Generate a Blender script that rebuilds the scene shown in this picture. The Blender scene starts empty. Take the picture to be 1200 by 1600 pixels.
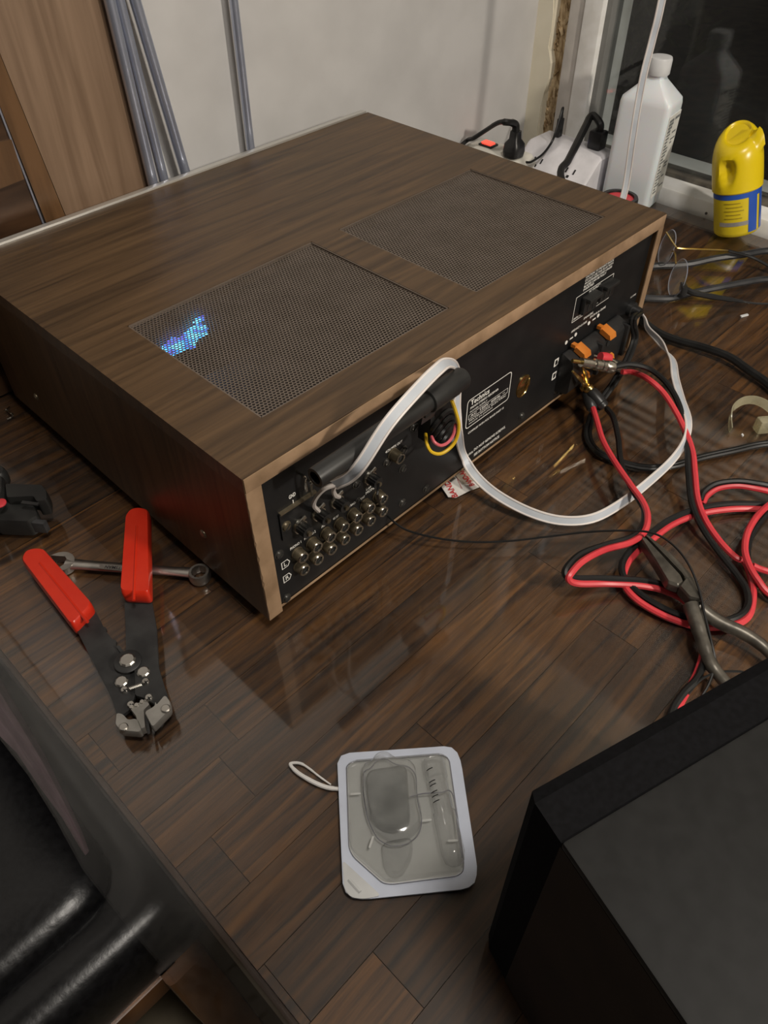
import bpy, bmesh, math, random
from mathutils import Vector as V, Matrix
random.seed(7)

# ------------------------------------------------------------------ camera
F_PX = 1186.735
CR = ((0.6986, -0.7155, -0.0082), (-0.5172, -0.4970, -0.6968), (0.4945, 0.4910, -0.7172))
CAM = V((-0.1703, -0.2851, 0.4522))
scene = bpy.context.scene
cd = bpy.data.cameras.new('camera'); cam = bpy.data.objects.new('camera', cd)
scene.collection.objects.link(cam); scene.camera = cam
cd.sensor_fit = 'VERTICAL'; cd.sensor_height = 36.0; cd.lens = 36.0 * F_PX / 1600.0
cd.clip_start = 0.01
rx, ry, rz = V(CR[0]), V(CR[1]), V(CR[2])
rz.normalize(); rx = (rx - rz * rx.dot(rz)).normalized(); ry = rz.cross(rx)
cam.matrix_world = Matrix(((rx.x, -ry.x, -rz.x, CAM.x), (rx.y, -ry.y, -rz.y, CAM.y), (rx.z, -ry.z, -rz.z, CAM.z), (0, 0, 0, 1)))

# ------------------------------------------------------------------ light
w = bpy.data.worlds.new('night'); scene.world = w; w.use_nodes = True
w.node_tree.nodes['Background'].inputs[0].default_value = (0.012, 0.014, 0.02, 1)
w.node_tree.nodes['Background'].inputs[1].default_value = 0.4
ld = bpy.data.lights.new('room_lamp', 'SPOT'); ld.energy = 50; ld.spot_size = math.radians(86); ld.spot_blend = 0.5; ld.color = (1.0, 0.91, 0.79); ld.shadow_soft_size = 0.05
lo = bpy.data.objects.new('room_lamp', ld); lo.location = (0.30, -1.25, 0.86); lo.rotation_euler = (V((0.30, 0.15, 0.08)) - V((0.30, -1.25, 0.86))).to_track_quat('-Z', 'Y').to_euler(); scene.collection.objects.link(lo)
ld = bpy.data.lights.new('ceiling_lamp', 'AREA'); ld.shape = 'DISK'; ld.size = 0.30; ld.energy = 15; ld.color = (1.0, 0.93, 0.84)
lo = bpy.data.objects.new('ceiling_lamp', ld); lo.location = (0.0, -0.62, 1.69); scene.collection.objects.link(lo)
vs = scene.view_settings
vs.view_transform = 'Standard'; vs.look = 'None'; vs.gamma = 1.0; vs.use_curve_mapping = False; vs.exposure = 0.07

# ------------------------------------------------------------------ pixel helpers (1200 x 1600 frame)
def ray(x, y):
    a, b = (x - 600) / F_PX, (y - 800) / F_PX
    return rx * a + ry * b + rz
def Z(x, y, z=0.0):
    d = ray(x, y); return CAM + d * ((z - CAM.z) / d.z)
def Y(x, y, yy):
    d = ray(x, y); return CAM + d * ((yy - CAM.y) / d.y)
def X(x, y, xx):
    d = ray(x, y); return CAM + d * ((xx - CAM.x) / d.x)

# ------------------------------------------------------------------ materials
MATS = {}
def srgb(r, g, b):
    f = lambda c: (c / 255 / 12.92) if c / 255 <= 0.04045 else ((c / 255 + 0.055) / 1.055) ** 2.4
    return (f(r), f(g), f(b))
def mat(name, c1, c2=None, scale=40, stretch=(1, 1, 1), rough=0.5, rough2=None, metal=0.0, bump=0.0, detail=4, alpha=None,
        transmission=0, coat=0, coat_rough=0.1, rand=0.0, lo=0.35, hi=0.65, spec=0.5, distort=0.0, sheen=0, subsurf=0, emit=None, estr=0, nrough=0.5):
    if name in MATS: return MATS[name]
    m = bpy.data.materials.new(name); m.use_nodes = True; MATS[name] = m
    nt = m.node_tree; n = nt.nodes; L = nt.links; b = n['Principled BSDF']
    if c2 is None: c2 = tuple(min(1, c * 1.18 + 0.002) for c in c1)
    tc = n.new('ShaderNodeTexCoord'); mp = n.new('ShaderNodeMapping'); mp.inputs['Scale'].default_value = stretch
    if rand:
        oi = n.new('ShaderNodeObjectInfo'); vm = n.new('ShaderNodeVectorMath'); vm.operation = 'ADD'
        cx = n.new('ShaderNodeMath'); cx.operation = 'MULTIPLY'; cx.inputs[1].default_value = 37.0
        L.new(oi.outputs['Random'], cx.inputs[0]); L.new(tc.outputs['Object'], vm.inputs[0]); L.new(cx.outputs[0], vm.inputs[1])
        L.new(vm.outputs[0], mp.inputs['Vector'])
    else:
        L.new(tc.outputs['Object'], mp.inputs['Vector'])
    no = n.new('ShaderNodeTexNoise'); no.inputs['Scale'].default_value = scale; no.inputs['Detail'].default_value = detail
    no.inputs['Distortion'].default_value = distort; no.inputs['Roughness'].default_value = nrough
    L.new(mp.outputs[0], no.inputs['Vector'])
    r = n.new('ShaderNodeValToRGB'); r.color_ramp.elements[0].position = lo; r.color_ramp.elements[1].position = hi
    r.color_ramp.elements[0].color = (*c1, 1); r.color_ramp.elements[1].color = (*c2, 1)
    L.new(no.outputs['Fac'], r.inputs[0]); col = r.outputs[0]
    if rand:
        hs = n.new('ShaderNodeHueSaturation'); mr = n.new('ShaderNodeMapRange')
        mr.inputs['To Min'].default_value = 1 - rand; mr.inputs['To Max'].default_value = 1 + rand
        L.new(oi.outputs['Random'], mr.inputs[0]); L.new(mr.outputs[0], hs.inputs['Value']); L.new(col, hs.inputs['Color']); col = hs.outputs[0]
    L.new(col, b.inputs['Base Color'])
    b.inputs['Roughness'].default_value = rough
    if rough2 is not None:
        mr = n.new('ShaderNodeMapRange'); mr.inputs['To Min'].default_value = rough; mr.inputs['To Max'].default_value = rough2
        L.new(no.outputs['Fac'], mr.inputs[0]); L.new(mr.outputs[0], b.inputs['Roughness'])
    b.inputs['Metallic'].default_value = metal
    b.inputs['Specular IOR Level'].default_value = spec
    b.inputs['Coat Weight'].default_value = coat; b.inputs['Coat Roughness'].default_value = coat_rough
    b.inputs['Subsurface Weight'].default_value = subsurf
    if transmission: b.inputs['Transmission Weight'].default_value = transmission
    if alpha is not None: b.inputs['Alpha'].default_value = alpha
    if emit: b.inputs['Emission Color'].default_value = (*emit, 1); b.inputs['Emission Strength'].default_value = estr
    if bump:
        bp = n.new('ShaderNodeBump'); bp.inputs['Strength'].default_value = bump; bp.inputs['Distance'].default_value = 0.002
        L.new(no.outputs['Fac'], bp.inputs['Height']); L.new(bp.outputs[0], b.inputs['Normal'])
    return m
def film(name, tint=(1, 1, 1), rough=0.05, ior=1.45, haze=(0.8, 0.8, 0.8), haze_amt=0.03, haze_var=0.03, scale=12, bump=0.0, specks=False):
    """clear plastic film: see-through body, Fresnel gloss and a little uneven haze"""
    m = bpy.data.materials.new(name); m.use_nodes = True; MATS[name] = m
    nt = m.node_tree; n = nt.nodes; L = nt.links
    for x in list(n):
        if x.type != 'OUTPUT_MATERIAL': n.remove(x)
    out = [x for x in n if x.type == 'OUTPUT_MATERIAL'][0]
    tr = n.new('ShaderNodeBsdfTransparent'); tr.inputs[0].default_value = (*tint, 1)
    gl = n.new('ShaderNodeBsdfGlossy'); gl.inputs['Roughness'].default_value = rough
    df = n.new('ShaderNodeBsdfDiffuse'); df.inputs[0].default_value = (*haze, 1)
    fr = n.new('ShaderNodeFresnel'); ge_ = n.new('ShaderNodeNewGeometry'); io = n.new('ShaderNodeMapRange')
    io.inputs['To Min'].default_value = ior; io.inputs['To Max'].default_value = 1.0 / ior      # thin sheet: the same gloss on both faces
    L.new(ge_.outputs['Backfacing'], io.inputs[0]); L.new(io.outputs[0], fr.inputs[0])
    tc = n.new('ShaderNodeTexCoord'); no = n.new('ShaderNodeTexNoise'); no.inputs['Scale'].default_value = scale; no.inputs['Detail'].default_value = 3
    L.new(tc.outputs['Object'], no.inputs['Vector'])
    mr = n.new('ShaderNodeMapRange'); mr.inputs[1].default_value = 0.35; mr.inputs[2].default_value = 0.7
    mr.inputs['To Min'].default_value = haze_amt; mr.inputs['To Max'].default_value = haze_amt + haze_var
    L.new(no.outputs['Fac'], mr.inputs[0]); hz = mr.outputs[0]
    if specks:      # spots where the sheet sticks to the wood and loses its haze
        n3 = n.new('ShaderNodeTexNoise'); n3.inputs['Scale'].default_value = 75; n3.inputs['Detail'].default_value = 5; n3.inputs['Distortion'].default_value = 1.5
        L.new(tc.outputs['Object'], n3.inputs['Vector'])
        rp_ = n.new('ShaderNodeMapRange'); rp_.inputs[1].default_value = .52; rp_.inputs[2].default_value = .58; rp_.inputs['To Min'].default_value = 1; rp_.inputs['To Max'].default_value = .15
        L.new(n3.outputs['Fac'], rp_.inputs[0])
        mu = n.new('ShaderNodeMath'); mu.operation = 'MULTIPLY'; L.new(hz, mu.inputs[0]); L.new(rp_.outputs[0], mu.inputs[1]); hz = mu.outputs[0]
    m1 = n.new('ShaderNodeMixShader'); L.new(hz, m1.inputs[0]); L.new(tr.outputs[0], m1.inputs[1]); L.new(df.outputs[0], m1.inputs[2])
    m2 = n.new('ShaderNodeMixShader'); L.new(fr.outputs[0], m2.inputs[0]); L.new(m1.outputs[0], m2.inputs[1]); L.new(gl.outputs[0], m2.inputs[2])
    rr = n.new('ShaderNodeMapRange'); rr.inputs['To Min'].default_value = rough * 0.5; rr.inputs['To Max'].default_value = rough * 1.6
    L.new(no.outputs['Fac'], rr.inputs[0]); L.new(rr.outputs[0], gl.inputs['Roughness'])
    if bump:
        n2 = n.new('ShaderNodeTexNoise'); n2.inputs['Scale'].default_value = 9; n2.inputs['Detail'].default_value = 2
        L.new(tc.outputs['Object'], n2.inputs['Vector'])
        bp = n.new('ShaderNodeBump'); bp.inputs['Strength'].default_value = bump; bp.inputs['Distance'].default_value = 0.004
        L.new(n2.outputs['Fac'], bp.inputs['Height']); L.new(bp.outputs[0], gl.inputs['Normal'])
    L.new(m2.outputs[0], out.inputs[0])
    return m

M_wall = mat('painted_plaster', (0.50, 0.492, 0.485), (0.56, 0.552, 0.545), 14, rough=0.6, bump=0.15)
M_wall2 = mat('brown_wall_paint', (0.07, 0.055, 0.045), (0.09, 0.07, 0.058), 10, rough=0.8)
M_cream = mat('cream_paint', (0.74, 0.69, 0.55), (0.80, 0.75, 0.61), 20, rough=0.6)
M_ceil = mat('ceiling_paint', (0.38, 0.365, 0.345), (0.43, 0.415, 0.395), 8, rough=0.9)
M_floor = mat('floor_tile', (0.16, 0.13, 0.085), (0.34, 0.29, 0.20), 9, rough=0.45, detail=8)
M_osb = mat('rough_fibre', (0.30, 0.20, 0.10), (0.78, 0.62, 0.40), 110, stretch=(1, 1, .35), rough=0.9, bump=0.8, lo=.38, hi=.62)
M_frame = mat('white_window_vinyl', (0.88, 0.87, 0.83), rough=0.35)
M_jamb = mat('jamb_paint', (0.56, 0.53, 0.49), rough=0.6)
M_track = mat('window_track', (0.05, 0.045, 0.04), (0.14, 0.125, 0.1), 60, rough=0.5)
M_blind = mat('blind_slat_paint', (0.74, 0.70, 0.64), rough=0.5)
M_dark_out = mat('night_soil', (0.012, 0.009, 0.006), (0.06, 0.04, 0.025), 18, rough=0.95, detail=8)
M_leaf = mat('night_leaves', (0.03, 0.045, 0.012), (0.10, 0.12, 0.04), 30, rough=0.8)
M_walnut = mat('walnut_veneer', (0.036, 0.0195, 0.0080), (0.122, 0.070, 0.0315), 17, stretch=(.3, 5.0, 2.2), nrough=.58, rough=0.38, rough2=0.5, detail=9, distort=1.4, lo=.3, hi=.72, bump=0.04)
M_walnut_side = mat('walnut_veneer_side', (0.042, 0.023, 0.010), (0.105, 0.058, 0.026), 17, stretch=(2.2, 5.5, .35), spec=.25, rough=0.38, detail=9, distort=1.4, lo=.3, hi=.72)
M_edge = mat('chipped_edge_board', (0.20, 0.125, 0.068), (0.36, 0.235, 0.14), 60, stretch=(.6, 1, .6), rough=0.55, detail=8, bump=0.1)
M_panel = mat('black_panel_paint', (0.0075, 0.0078, 0.0085), (0.0125, 0.0125, 0.013), 30, rough=0.42, spec=.35)
M_print = mat('white_print', (0.74, 0.73, 0.69), rough=0.7)
M_blackp = mat('black_plastic', (0.012, 0.012, 0.0125), (0.022, 0.022, 0.022), 25, rough=0.36)
M_blackm = mat('matt_black_plastic', (0.013, 0.013, 0.013), (0.021, 0.021, 0.020), 40, rough=0.42)
M_rubber = mat('black_cable_rubber', (0.006, 0.006, 0.006), (0.011, 0.011, 0.011), 60, rough=0.42, spec=.4)
M_grey_cord = mat('grey_black_cord', (0.022, 0.023, 0.025), (0.042, 0.042, 0.044), 60, rough=0.4)
M_red = mat('red_cable_jacket', (0.55, 0.035, 0.048), (0.64, 0.055, 0.065), 40, rough=0.38)
M_redgrip = mat('red_dipped_grip', (0.52, 0.018, 0.006), (0.60, 0.032, 0.012), 30, rough=0.3)
M_steel = mat('worn_steel', (0.42, 0.40, 0.37), (0.55, 0.53, 0.49), 80, rough=0.3, metal=1.0, rough2=.42)
M_dsteel = mat('black_oxide_steel', (0.014, 0.014, 0.0145), (0.03, 0.03, 0.03), 60, rough=0.45, rough2=.6, spec=.4)
M_plier = mat('grey_tool_steel', (0.075, 0.068, 0.058), (0.17, 0.155, 0.13), 70, rough=0.4, metal=.65)
M_chrome = mat('chrome', (0.42, 0.46, 0.58), (0.54, 0.58, 0.70), 20, rough=0.30, metal=.75)
M_cast = mat('grey_cast_metal', (0.24, 0.23, 0.21), (0.36, 0.345, 0.32), 60, rough=0.42, metal=.5)
M_nickel = mat('dull_nickel', (0.13, 0.105, 0.068), (0.24, 0.20, 0.135), 90, rough=0.42, metal=.75)
M_brightrim = mat('bright_nickel', (0.55, 0.52, 0.45), rough=0.25, metal=1.0)
M_gold = mat('gold_plate', (0.62, 0.42, 0.13), (0.80, 0.60, 0.24), 90, rough=0.22, metal=1.0)
M_silver = mat('silver_faceplate', (0.62, 0.60, 0.56), (0.70, 0.68, 0.64), 70, stretch=(.1, 3, 3), rough=0.3, metal=.7)
M_orange = mat('orange_lever', (0.50, 0.14, 0.012), (0.60, 0.2, 0.03), 40, rough=0.42)
M_yellow_w = mat('yellow_wire', (0.62, 0.40, 0.015), rough=0.4)
M_pink_w = mat('pink_wire', (0.52, 0.10, 0.12), rough=0.4)
M_white_w = mat('white_wire', (0.66, 0.65, 0.63), rough=0.45)
M_ribbon = mat('ribbon_web', (0.50, 0.54, 0.60), (0.60, 0.64, 0.69), 40, rough=0.4, alpha=.82)
M_ribbon_e = mat('ribbon_edge', (0.66, 0.61, 0.58), (0.72, 0.67, 0.64), 40, rough=0.45)
M_grille = mat('grille_metal', (0.185, 0.15, 0.122), (0.215, 0.175, 0.145), 45, rough=0.36, metal=.55, rough2=.5)
M_inside = mat('dusty_chassis', (0.022, 0.017, 0.012), (0.05, 0.038, 0.028), 50, rough=0.8)
M_stave = mat('dark_stained_wood', (0.0130, 0.0045, 0.0010), (0.108, 0.046, 0.0105), 30, stretch=(.28, 6, 3), rough=0.5, detail=12, distort=.7, rand=0.42, lo=.37, hi=.66, nrough=.62)
M_tedge = mat('table_edge_stain', (0.016, 0.008, 0.005), (0.038, 0.02, 0.011), 26, stretch=(3, .3, 2), rough=0.35, detail=7)
M_vinyl = film('clear_vinyl', rough=0.05, ior=1.52, haze=(.62, .57, .52), haze_amt=0.0005, haze_var=0.011, scale=6, bump=0.02, specks=True)
M_clear = film('clear_blister', rough=0.09, ior=1.5, haze=(.70, .72, .70), haze_amt=0.06, haze_var=0.05, scale=60)
M_clear2 = film('clear_blister_floor', rough=0.15, ior=1.4, haze=(.74, .75, .73), haze_amt=0.58, haze_var=0.10, scale=50)
M_flange = film('frosted_flange', rough=0.3, ior=1.4, haze=(.66, .71, .83), haze_amt=0.85, haze_var=0.1, scale=50)
M_label_w = mat('white_paper_tab', (0.55, 0.56, 0.56), rough=0.6)
M_floss = mat('white_cord', (0.72, 0.70, 0.68), rough=0.6)
M_leather = mat('black_leather', (0.0055, 0.0055, 0.0065), (0.011, 0.011, 0.0125), 160, rough=0.24, rough2=.36, bump=0.10, detail=5)
M_chairwood = mat('chair_wood', (0.12, 0.05, 0.018), (0.25, 0.115, 0.045), 25, stretch=(1, 1, .3), rough=0.35, detail=7)
M_mauve_refl = mat('mauve_reflection_tint', (0.20, 0.125, 0.15), (0.30, 0.2, 0.235), 60, stretch=(3, .4, 1), rough=0.9)  # colour of the purple reflection in the vinyl overhang
M_spk = mat('speaker_vinyl', (0.0085, 0.0085, 0.0082), (0.012, 0.012, 0.0118), 160, rough=0.6, spec=.25)
M_spk_side = mat('speaker_side_board', (0.011, 0.007, 0.005), (0.02, 0.012, 0.009), 30, rough=0.6, spec=.2)
M_grillecloth = mat('speaker_grille_cloth', (0.006, 0.006, 0.0065), (0.008, 0.008, 0.009), 400, rough=0.95, spec=.05)
M_bottle = mat('frosted_polyethylene', (0.76, 0.79, 0.82), (0.80, 0.83, 0.86), 10, rough=0.35, subsurf=0.25, transmission=0.0)
M_label = mat('bottle_label', (0.68, 0.68, 0.64), rough=0.5)
M_ink = mat('grey_ink', (0.16, 0.17, 0.17), rough=0.6)
M_yellow = mat('yellow_can', (0.76, 0.56, 0.008), (0.80, 0.6, 0.012), 12, rough=0.28)
M_yellow2 = mat('yellow_can_print', (0.62, 0.47, 0.012), (0.68, 0.52, 0.02), 30, rough=0.3)
M_blue = mat('blue_can_print', (0.02, 0.075, 0.38), (0.03, 0.10, 0.45), 12, rough=0.3)
M_whitep = mat('white_appliance_plastic', (0.68, 0.67, 0.70), rough=0.35)
M_ivory = mat('ivory_plastic', (0.60, 0.58, 0.52), rough=0.4)
M_slot = mat('outlet_slot', (0.01, 0.01, 0.01), rough=0.8)
M_board = mat('light_board_veneer', (0.17, 0.105, 0.062), (0.26, 0.17, 0.108), 14, stretch=(6, 1, .35), rough=0.55, detail=7, distort=.6)
M_amber = mat('amber_wood', (0.075, 0.037, 0.015), (0.15, 0.078, 0.034), 16, stretch=(5, 1, .5), rough=0.35, detail=6)
M_dkwood = mat('dark_furniture_wood', (0.028, 0.013, 0.006), (0.075, 0.036, 0.016), 16, stretch=(.6, 1, 4), rough=0.35, detail=6)
M_tie = film('clear_plastic_strap', tint=(.96, .93, .78), rough=.2, ior=1.45, haze=(.56, .53, .38), haze_amt=.34, haze_var=.15, scale=60)
M_lens = film('lens_glass', rough=.02, ior=1.5, haze=(.7, .7, .7), haze_amt=.03, haze_var=.02, scale=40)
M_glass = film('window_glass', tint=(.9, .92, .92), rough=.02, ior=1.52, haze=(.35, .35, .34), haze_amt=.025, haze_var=.03, scale=7)
M_wrapper = mat('wrapper_paper', (0.60, 0.58, 0.55), rough=0.45)
M_redink = mat('red_ink', (0.42, 0.03, 0.03), rough=0.6)
M_flap = mat('wrapper_flap', (0.36, 0.31, 0.25), rough=0.5)
def emis(name, c, s):
    return mat(name, c, rough=.5, emit=c, estr=s)
M_redled = emis('lit_red_switch', (0.9, 0.05, 0.03), 2.2)
M_blueled = emis('blue_led', (0.15, 0.15, 1.0), 4)
def dial_mat():
    m = bpy.data.materials.new('blue_dial_glow'); m.use_nodes = True; n = m.node_tree.nodes; L = m.node_tree.links; b = n['Principled BSDF']
    tc = n.new('ShaderNodeTexCoord'); no = n.new('ShaderNodeTexNoise'); no.inputs['Scale'].default_value = 130
    r = n.new('ShaderNodeValToRGB'); e = r.color_ramp.elements
    e[0].position = .36; e[0].color = (.05, .03, .35, 1); e[1].position = .62; e[1].color = (.10, .62, .95, 1)
    k = e.new(.5); k.color = (.01, .16, .95, 1)
    L.new(tc.outputs['Object'], no.inputs['Vector']); L.new(no.outputs['Fac'], r.inputs[0]); L.new(r.outputs[0], b.inputs['Emission Color'])
    b.inputs['Emission Strength'].default_value = 5.0; b.inputs['Base Color'].default_value = (.01, .01, .02, 1)
    return m
M_dial = dial_mat()

# ------------------------------------------------------------------ mesh building
class MB:
    def __init__(s): s.v = []; s.f = []
    def add(s, vs_, fs):
        o = len(s.v); s.v += [V(p) for p in vs_]; s.f += [tuple(i + o for i in f) for f in fs]; return s
    def box(s, lo, hi, bev=0.0):
        x0, y0, z0 = lo; x1, y1, z1 = hi
        if bev:
            bm = bmesh.new(); bmesh.ops.create_cube(bm, size=1)
            for v in bm.verts: v.co = V(((x0 + x1) / 2 + v.co.x * (x1 - x0), (y0 + y1) / 2 + v.co.y * (y1 - y0), (z0 + z1) / 2 + v.co.z * (z1 - z0)))
            bmesh.ops.bevel(bm, geom=bm.edges[:], offset=bev, segments=2, profile=.6, affect='EDGES')
            bm.verts.index_update(); s.add([v.co.copy() for v in bm.verts], [[v.index for v in f.verts] for f in bm.faces]); bm.free(); return s
        return s.add([(x0, y0, z0), (x1, y0, z0), (x1, y1, z0), (x0, y1, z0), (x0, y0, z1), (x1, y0, z1), (x1, y1, z1), (x0, y1, z1)],
                     [(0, 3, 2, 1), (4, 5, 6, 7), (0, 1, 5, 4), (1, 2, 6, 5), (2, 3, 7, 6), (3, 0, 4, 7)])
    def obox(s, c, ax, ay, az, bev=0.0):
        """box at centre c with half-axis vectors"""
        t = MB().box((-1, -1, -1), (1, 1, 1)) if not bev else None
        if bev:
            lx, ly, lz = V(ax).length, V(ay).length, V(az).length
            t = MB().box((-lx, -ly, -lz), (lx, ly, lz), bev)
            a, b_, c_ = V(ax).normalized(), V(ay).normalized(), V(az).normalized()
            return s.add([V(c) + a * p.x + b_ * p.y + c_ * p.z for p in t.v], t.f)
        return s.add([V(c) + V(ax) * p.x + V(ay) * p.y + V(az) * p.z for p in t.v], t.f)
    def rings(s, rings, cap=True, closed=False):
        o = len(s.v); k = len(rings[0]); m = len(rings)
        for r in rings: s.v += [V(p) for p in r]
        for i in range(m if closed else m - 1):
            a, b = o + i * k, o + ((i + 1) % m) * k
            for j in range(k): s.f.append((a + j, a + (j + 1) % k, b + (j + 1) % k, b + j))
        if cap and not closed:
            s.f.append(tuple(o + j for j in reversed(range(k)))); s.f.append(tuple(o + (m - 1) * k + j for j in range(k)))
        return s
    def cyl(s, p0, p1, r0, r1=None, n=16, cap=True):
        return s.lathe(p0, p1, [(0, r0), (1, r0 if r1 is None else r1)], n, cap)
    def lathe(s, p0, p1, prof, n=20, cap=True):
        """prof: (t along p0->p1, radius)"""
        p0, p1 = V(p0), V(p1); d = (p1 - p0).normalized(); a = d.orthogonal().normalized(); b = d.cross(a)
        return s.rings([[p0.lerp(p1, t) + (a * math.cos(2 * math.pi * j / n) + b * math.sin(2 * math.pi * j / n)) * max(r, 1e-5) for j in range(n)] for t, r in prof], cap)
    def prism(s, pts, off):
        """polygon (3-D points, in a plane) extruded by vector off"""
        k = len(pts); o = len(s.v); off = V(off)
        s.v += [V(p) for p in pts] + [V(p) + off for p in pts]
        s.f.append(tuple(o + j for j in range(k))); s.f.append(tuple(o + k + j for j in reversed(range(k))))
        for j in range(k): s.f.append((o + j, o + k + j, o + k + (j + 1) % k, o + (j + 1) % k))
        return s
    def tube(s, pts, r, n=8, sub=6, raw=False):
        P = pts if raw else spline(pts, sub)
        rs = r if isinstance(r, (list, tuple)) else [r] * len(P)
        if len(rs) != len(P): rs = [rs[min(len(rs) - 1, int(i / (len(P) - 1) * (len(rs) - 1) + .5))] for i in range(len(P))]
        T = tangents(P); a = T[0].orthogonal().normalized(); rings = []
        for i, p in enumerate(P):
            a = (a - T[i] * a.dot(T[i])).normalized(); b = T[i].cross(a)
            rings.append([p + (a * math.cos(2 * math.pi * j / n) + b * math.sin(2 * math.pi * j / n)) * rs[i] for j in range(n)])
        return s.rings(rings)
    def strip(s, P, W, N, width, th):
        """flat ribbon: points, width dirs, normals"""
        return s.rings([[p + w_ * width / 2 + n_ * th / 2, p - w_ * width / 2 + n_ * th / 2, p - w_ * width / 2 - n_ * th / 2, p + w_ * width / 2 - n_ * th / 2] for p, w_, n_ in zip(P, W, N)])
    def sphere(s, c, r, n=14, m=9, sc=(1, 1, 1)):
        c = V(c); R = []
        for i in range(m + 1):
            t = math.pi * (0.02 + 0.96 * i / m)
            R.append([c + V((math.sin(t) * math.cos(2 * math.pi * j / n) * r * sc[0], math.sin(t) * math.sin(2 * math.pi * j / n) * r * sc[1], math.cos(t) * r * sc[2])) for j in range(n)])
        return s.rings(R)
    def mesh(s, name, mat_, smooth=True):
        me = bpy.data.meshes.new(name); me.from_pydata([tuple(p) for p in s.v], [], s.f); me.materials.append(mat_)
        bm = bmesh.new(); bm.from_mesh(me); bmesh.ops.recalc_face_normals(bm, faces=bm.faces[:])
        for f in bm.faces: f.smooth = smooth
        if smooth:
            for e in bm.edges:
                if len(e.link_faces) == 2 and e.calc_face_angle(0) > math.radians(38): e.smooth = False
        bm.to_mesh(me); bm.free(); return me
    def build(s, name, mat_, parent=None, smooth=True):
        return link(name, s.mesh(name, mat_, smooth), parent)
def spline(pts, sub=6):
    P = [V(p) for p in pts]
    if len(P) < 3: return [P[0].lerp(P[-1], i / sub) for i in range(sub + 1)]
    Q = [P[0] * 2 - P[1]] + P + [P[-1] * 2 - P[-2]]; out = []
    for i in range(1, len(Q) - 2):
        for k in range(sub):
            t = k / sub; a, b, c, d = Q[i - 1], Q[i], Q[i + 1], Q[i + 2]
            out.append(0.5 * ((2 * b) + (c - a) * t + (2 * a - 5 * b + 4 * c - d) * t * t + (3 * b - a - 3 * c + d) * t ** 3))
    out.append(P[-1]); return out
def tangents(P):
    T = []
    for i in range(len(P)):
        d = P[min(i + 1, len(P) - 1)] - P[max(i - 1, 0)]
        T.append(d.normalized() if d.length > 1e-9 else (T[-1] if T else V((1, 0, 0))))
    return T
COL = scene.collection
def link(name, me, parent=None):
    o = bpy.data.objects.new(name, me); COL.objects.link(o)
    if parent is not None:
        o.parent = parent
        root = parent
        if parent.type == 'EMPTY': o.location = -parent.location
    return o
def thing(name, loc, label, cat, group=None):
    o = bpy.data.objects.new(name, None); COL.objects.link(o); o.location = loc; o.empty_display_size = .02
    return tag(o, label, cat, group)
def tag(o, label, cat, group=None):
    o['label'] = label; o['category'] = cat
    if group: o['group'] = group
    return o
def struct(o):
    o['kind'] = 'structure'; return o
def rpoly(pts, r, seg=5):
    """round the corners of a planar 3-D polygon"""
    out = []; k = len(pts)
    for i in range(k):
        p, a, b = V(pts[i]), V(pts[i - 1]), V(pts[(i + 1) % k])
        ra = min(r, (a - p).length * .45, (b - p).length * .45)
        s0 = p + (a - p).normalized() * ra; s1 = p + (b - p).normalized() * ra
        for j in range(seg + 1):
            t = j / seg; out.append(s0.lerp(p, t).lerp(p.lerp(s1, t), t))
    return out
def text(body, name, mat_, parent, origin, xdir, ydir, width=None, height=None, lift=0.0002, bold=False):
    cu = bpy.data.curves.new(name, 'FONT'); cu.body = body; cu.size = 1; cu.resolution_u = 2; cu.space_line = .95
    cu.offset = .022 if bold else .008
    to = bpy.data.objects.new(name, cu); COL.objects.link(to)
    me = bpy.data.meshes.new_from_object(to.evaluated_get(bpy.context.evaluated_depsgraph_get()))
    bpy.data.objects.remove(to); bpy.data.curves.remove(cu)
    xs = [v.co.x for v in me.vertices]; ys = [v.co.y for v in me.vertices]
    if not xs: return None
    x0, x1, y0, y1 = min(xs), max(xs), min(ys), max(ys)
    sx = width / (x1 - x0) if width else None; sy = height / (y1 - y0) if height else None
    if sx is None: sx = sy
    if sy is None: sy = sx
    xd, yd = V(xdir).normalized(), V(ydir).normalized(); nd = xd.cross(yd); o = V(origin) + nd * lift
    for v in me.vertices: v.co = o + xd * (v.co.x - x0) * sx + yd * (v.co.y - y0) * sy
    me.materials.clear(); me.materials.append(mat_)
    return link(name, me, parent)

# ------------------------------------------------------------------ room shell
ZF, ZC = -0.74, 1.72
XW, YW = 0.86, 0.425            # window wall, back wall
XL, YN = -2.6, -2.4
struct(MB().box((XL, YN, ZF - .05), (XW + .12, YW + .1, ZF)).build('floor', M_floor, smooth=False))
struct(MB().box((XL, YN, ZC), (XW + .12, YW + .1, ZC + .05)).build('ceiling', M_ceil, smooth=False))
struct(MB().box((XL, YW, ZF), (XW + .12, YW + .1, ZC)).build('wall_back', M_wall, smooth=False))
struct(MB().box((XL - .1, YN, ZF), (XL, YW, ZC)).build('wall_left', M_wall2, smooth=False))
struct(MB().box((XL, YN - .1, ZF), (XW + .12, YN, ZC)).build('wall_near', M_wall2, smooth=False))
YO0, YO1, ZO0, ZO1 = -0.95, 0.372, 0.0, 1.15      # window opening
wr = MB().box((XW, YN, ZF), (XW + .1, YO0, ZC)).box((XW, YO1 + .026, ZF), (XW + .1, YW, ZC)).box((XW, YO0, ZF), (XW + .1, YO1 + .026, ZO0)).box((XW, YO0, ZO1), (XW + .1, YO1 + .026, ZC))
struct(wr.build('wall_right', M_cream, smooth=False))
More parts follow.
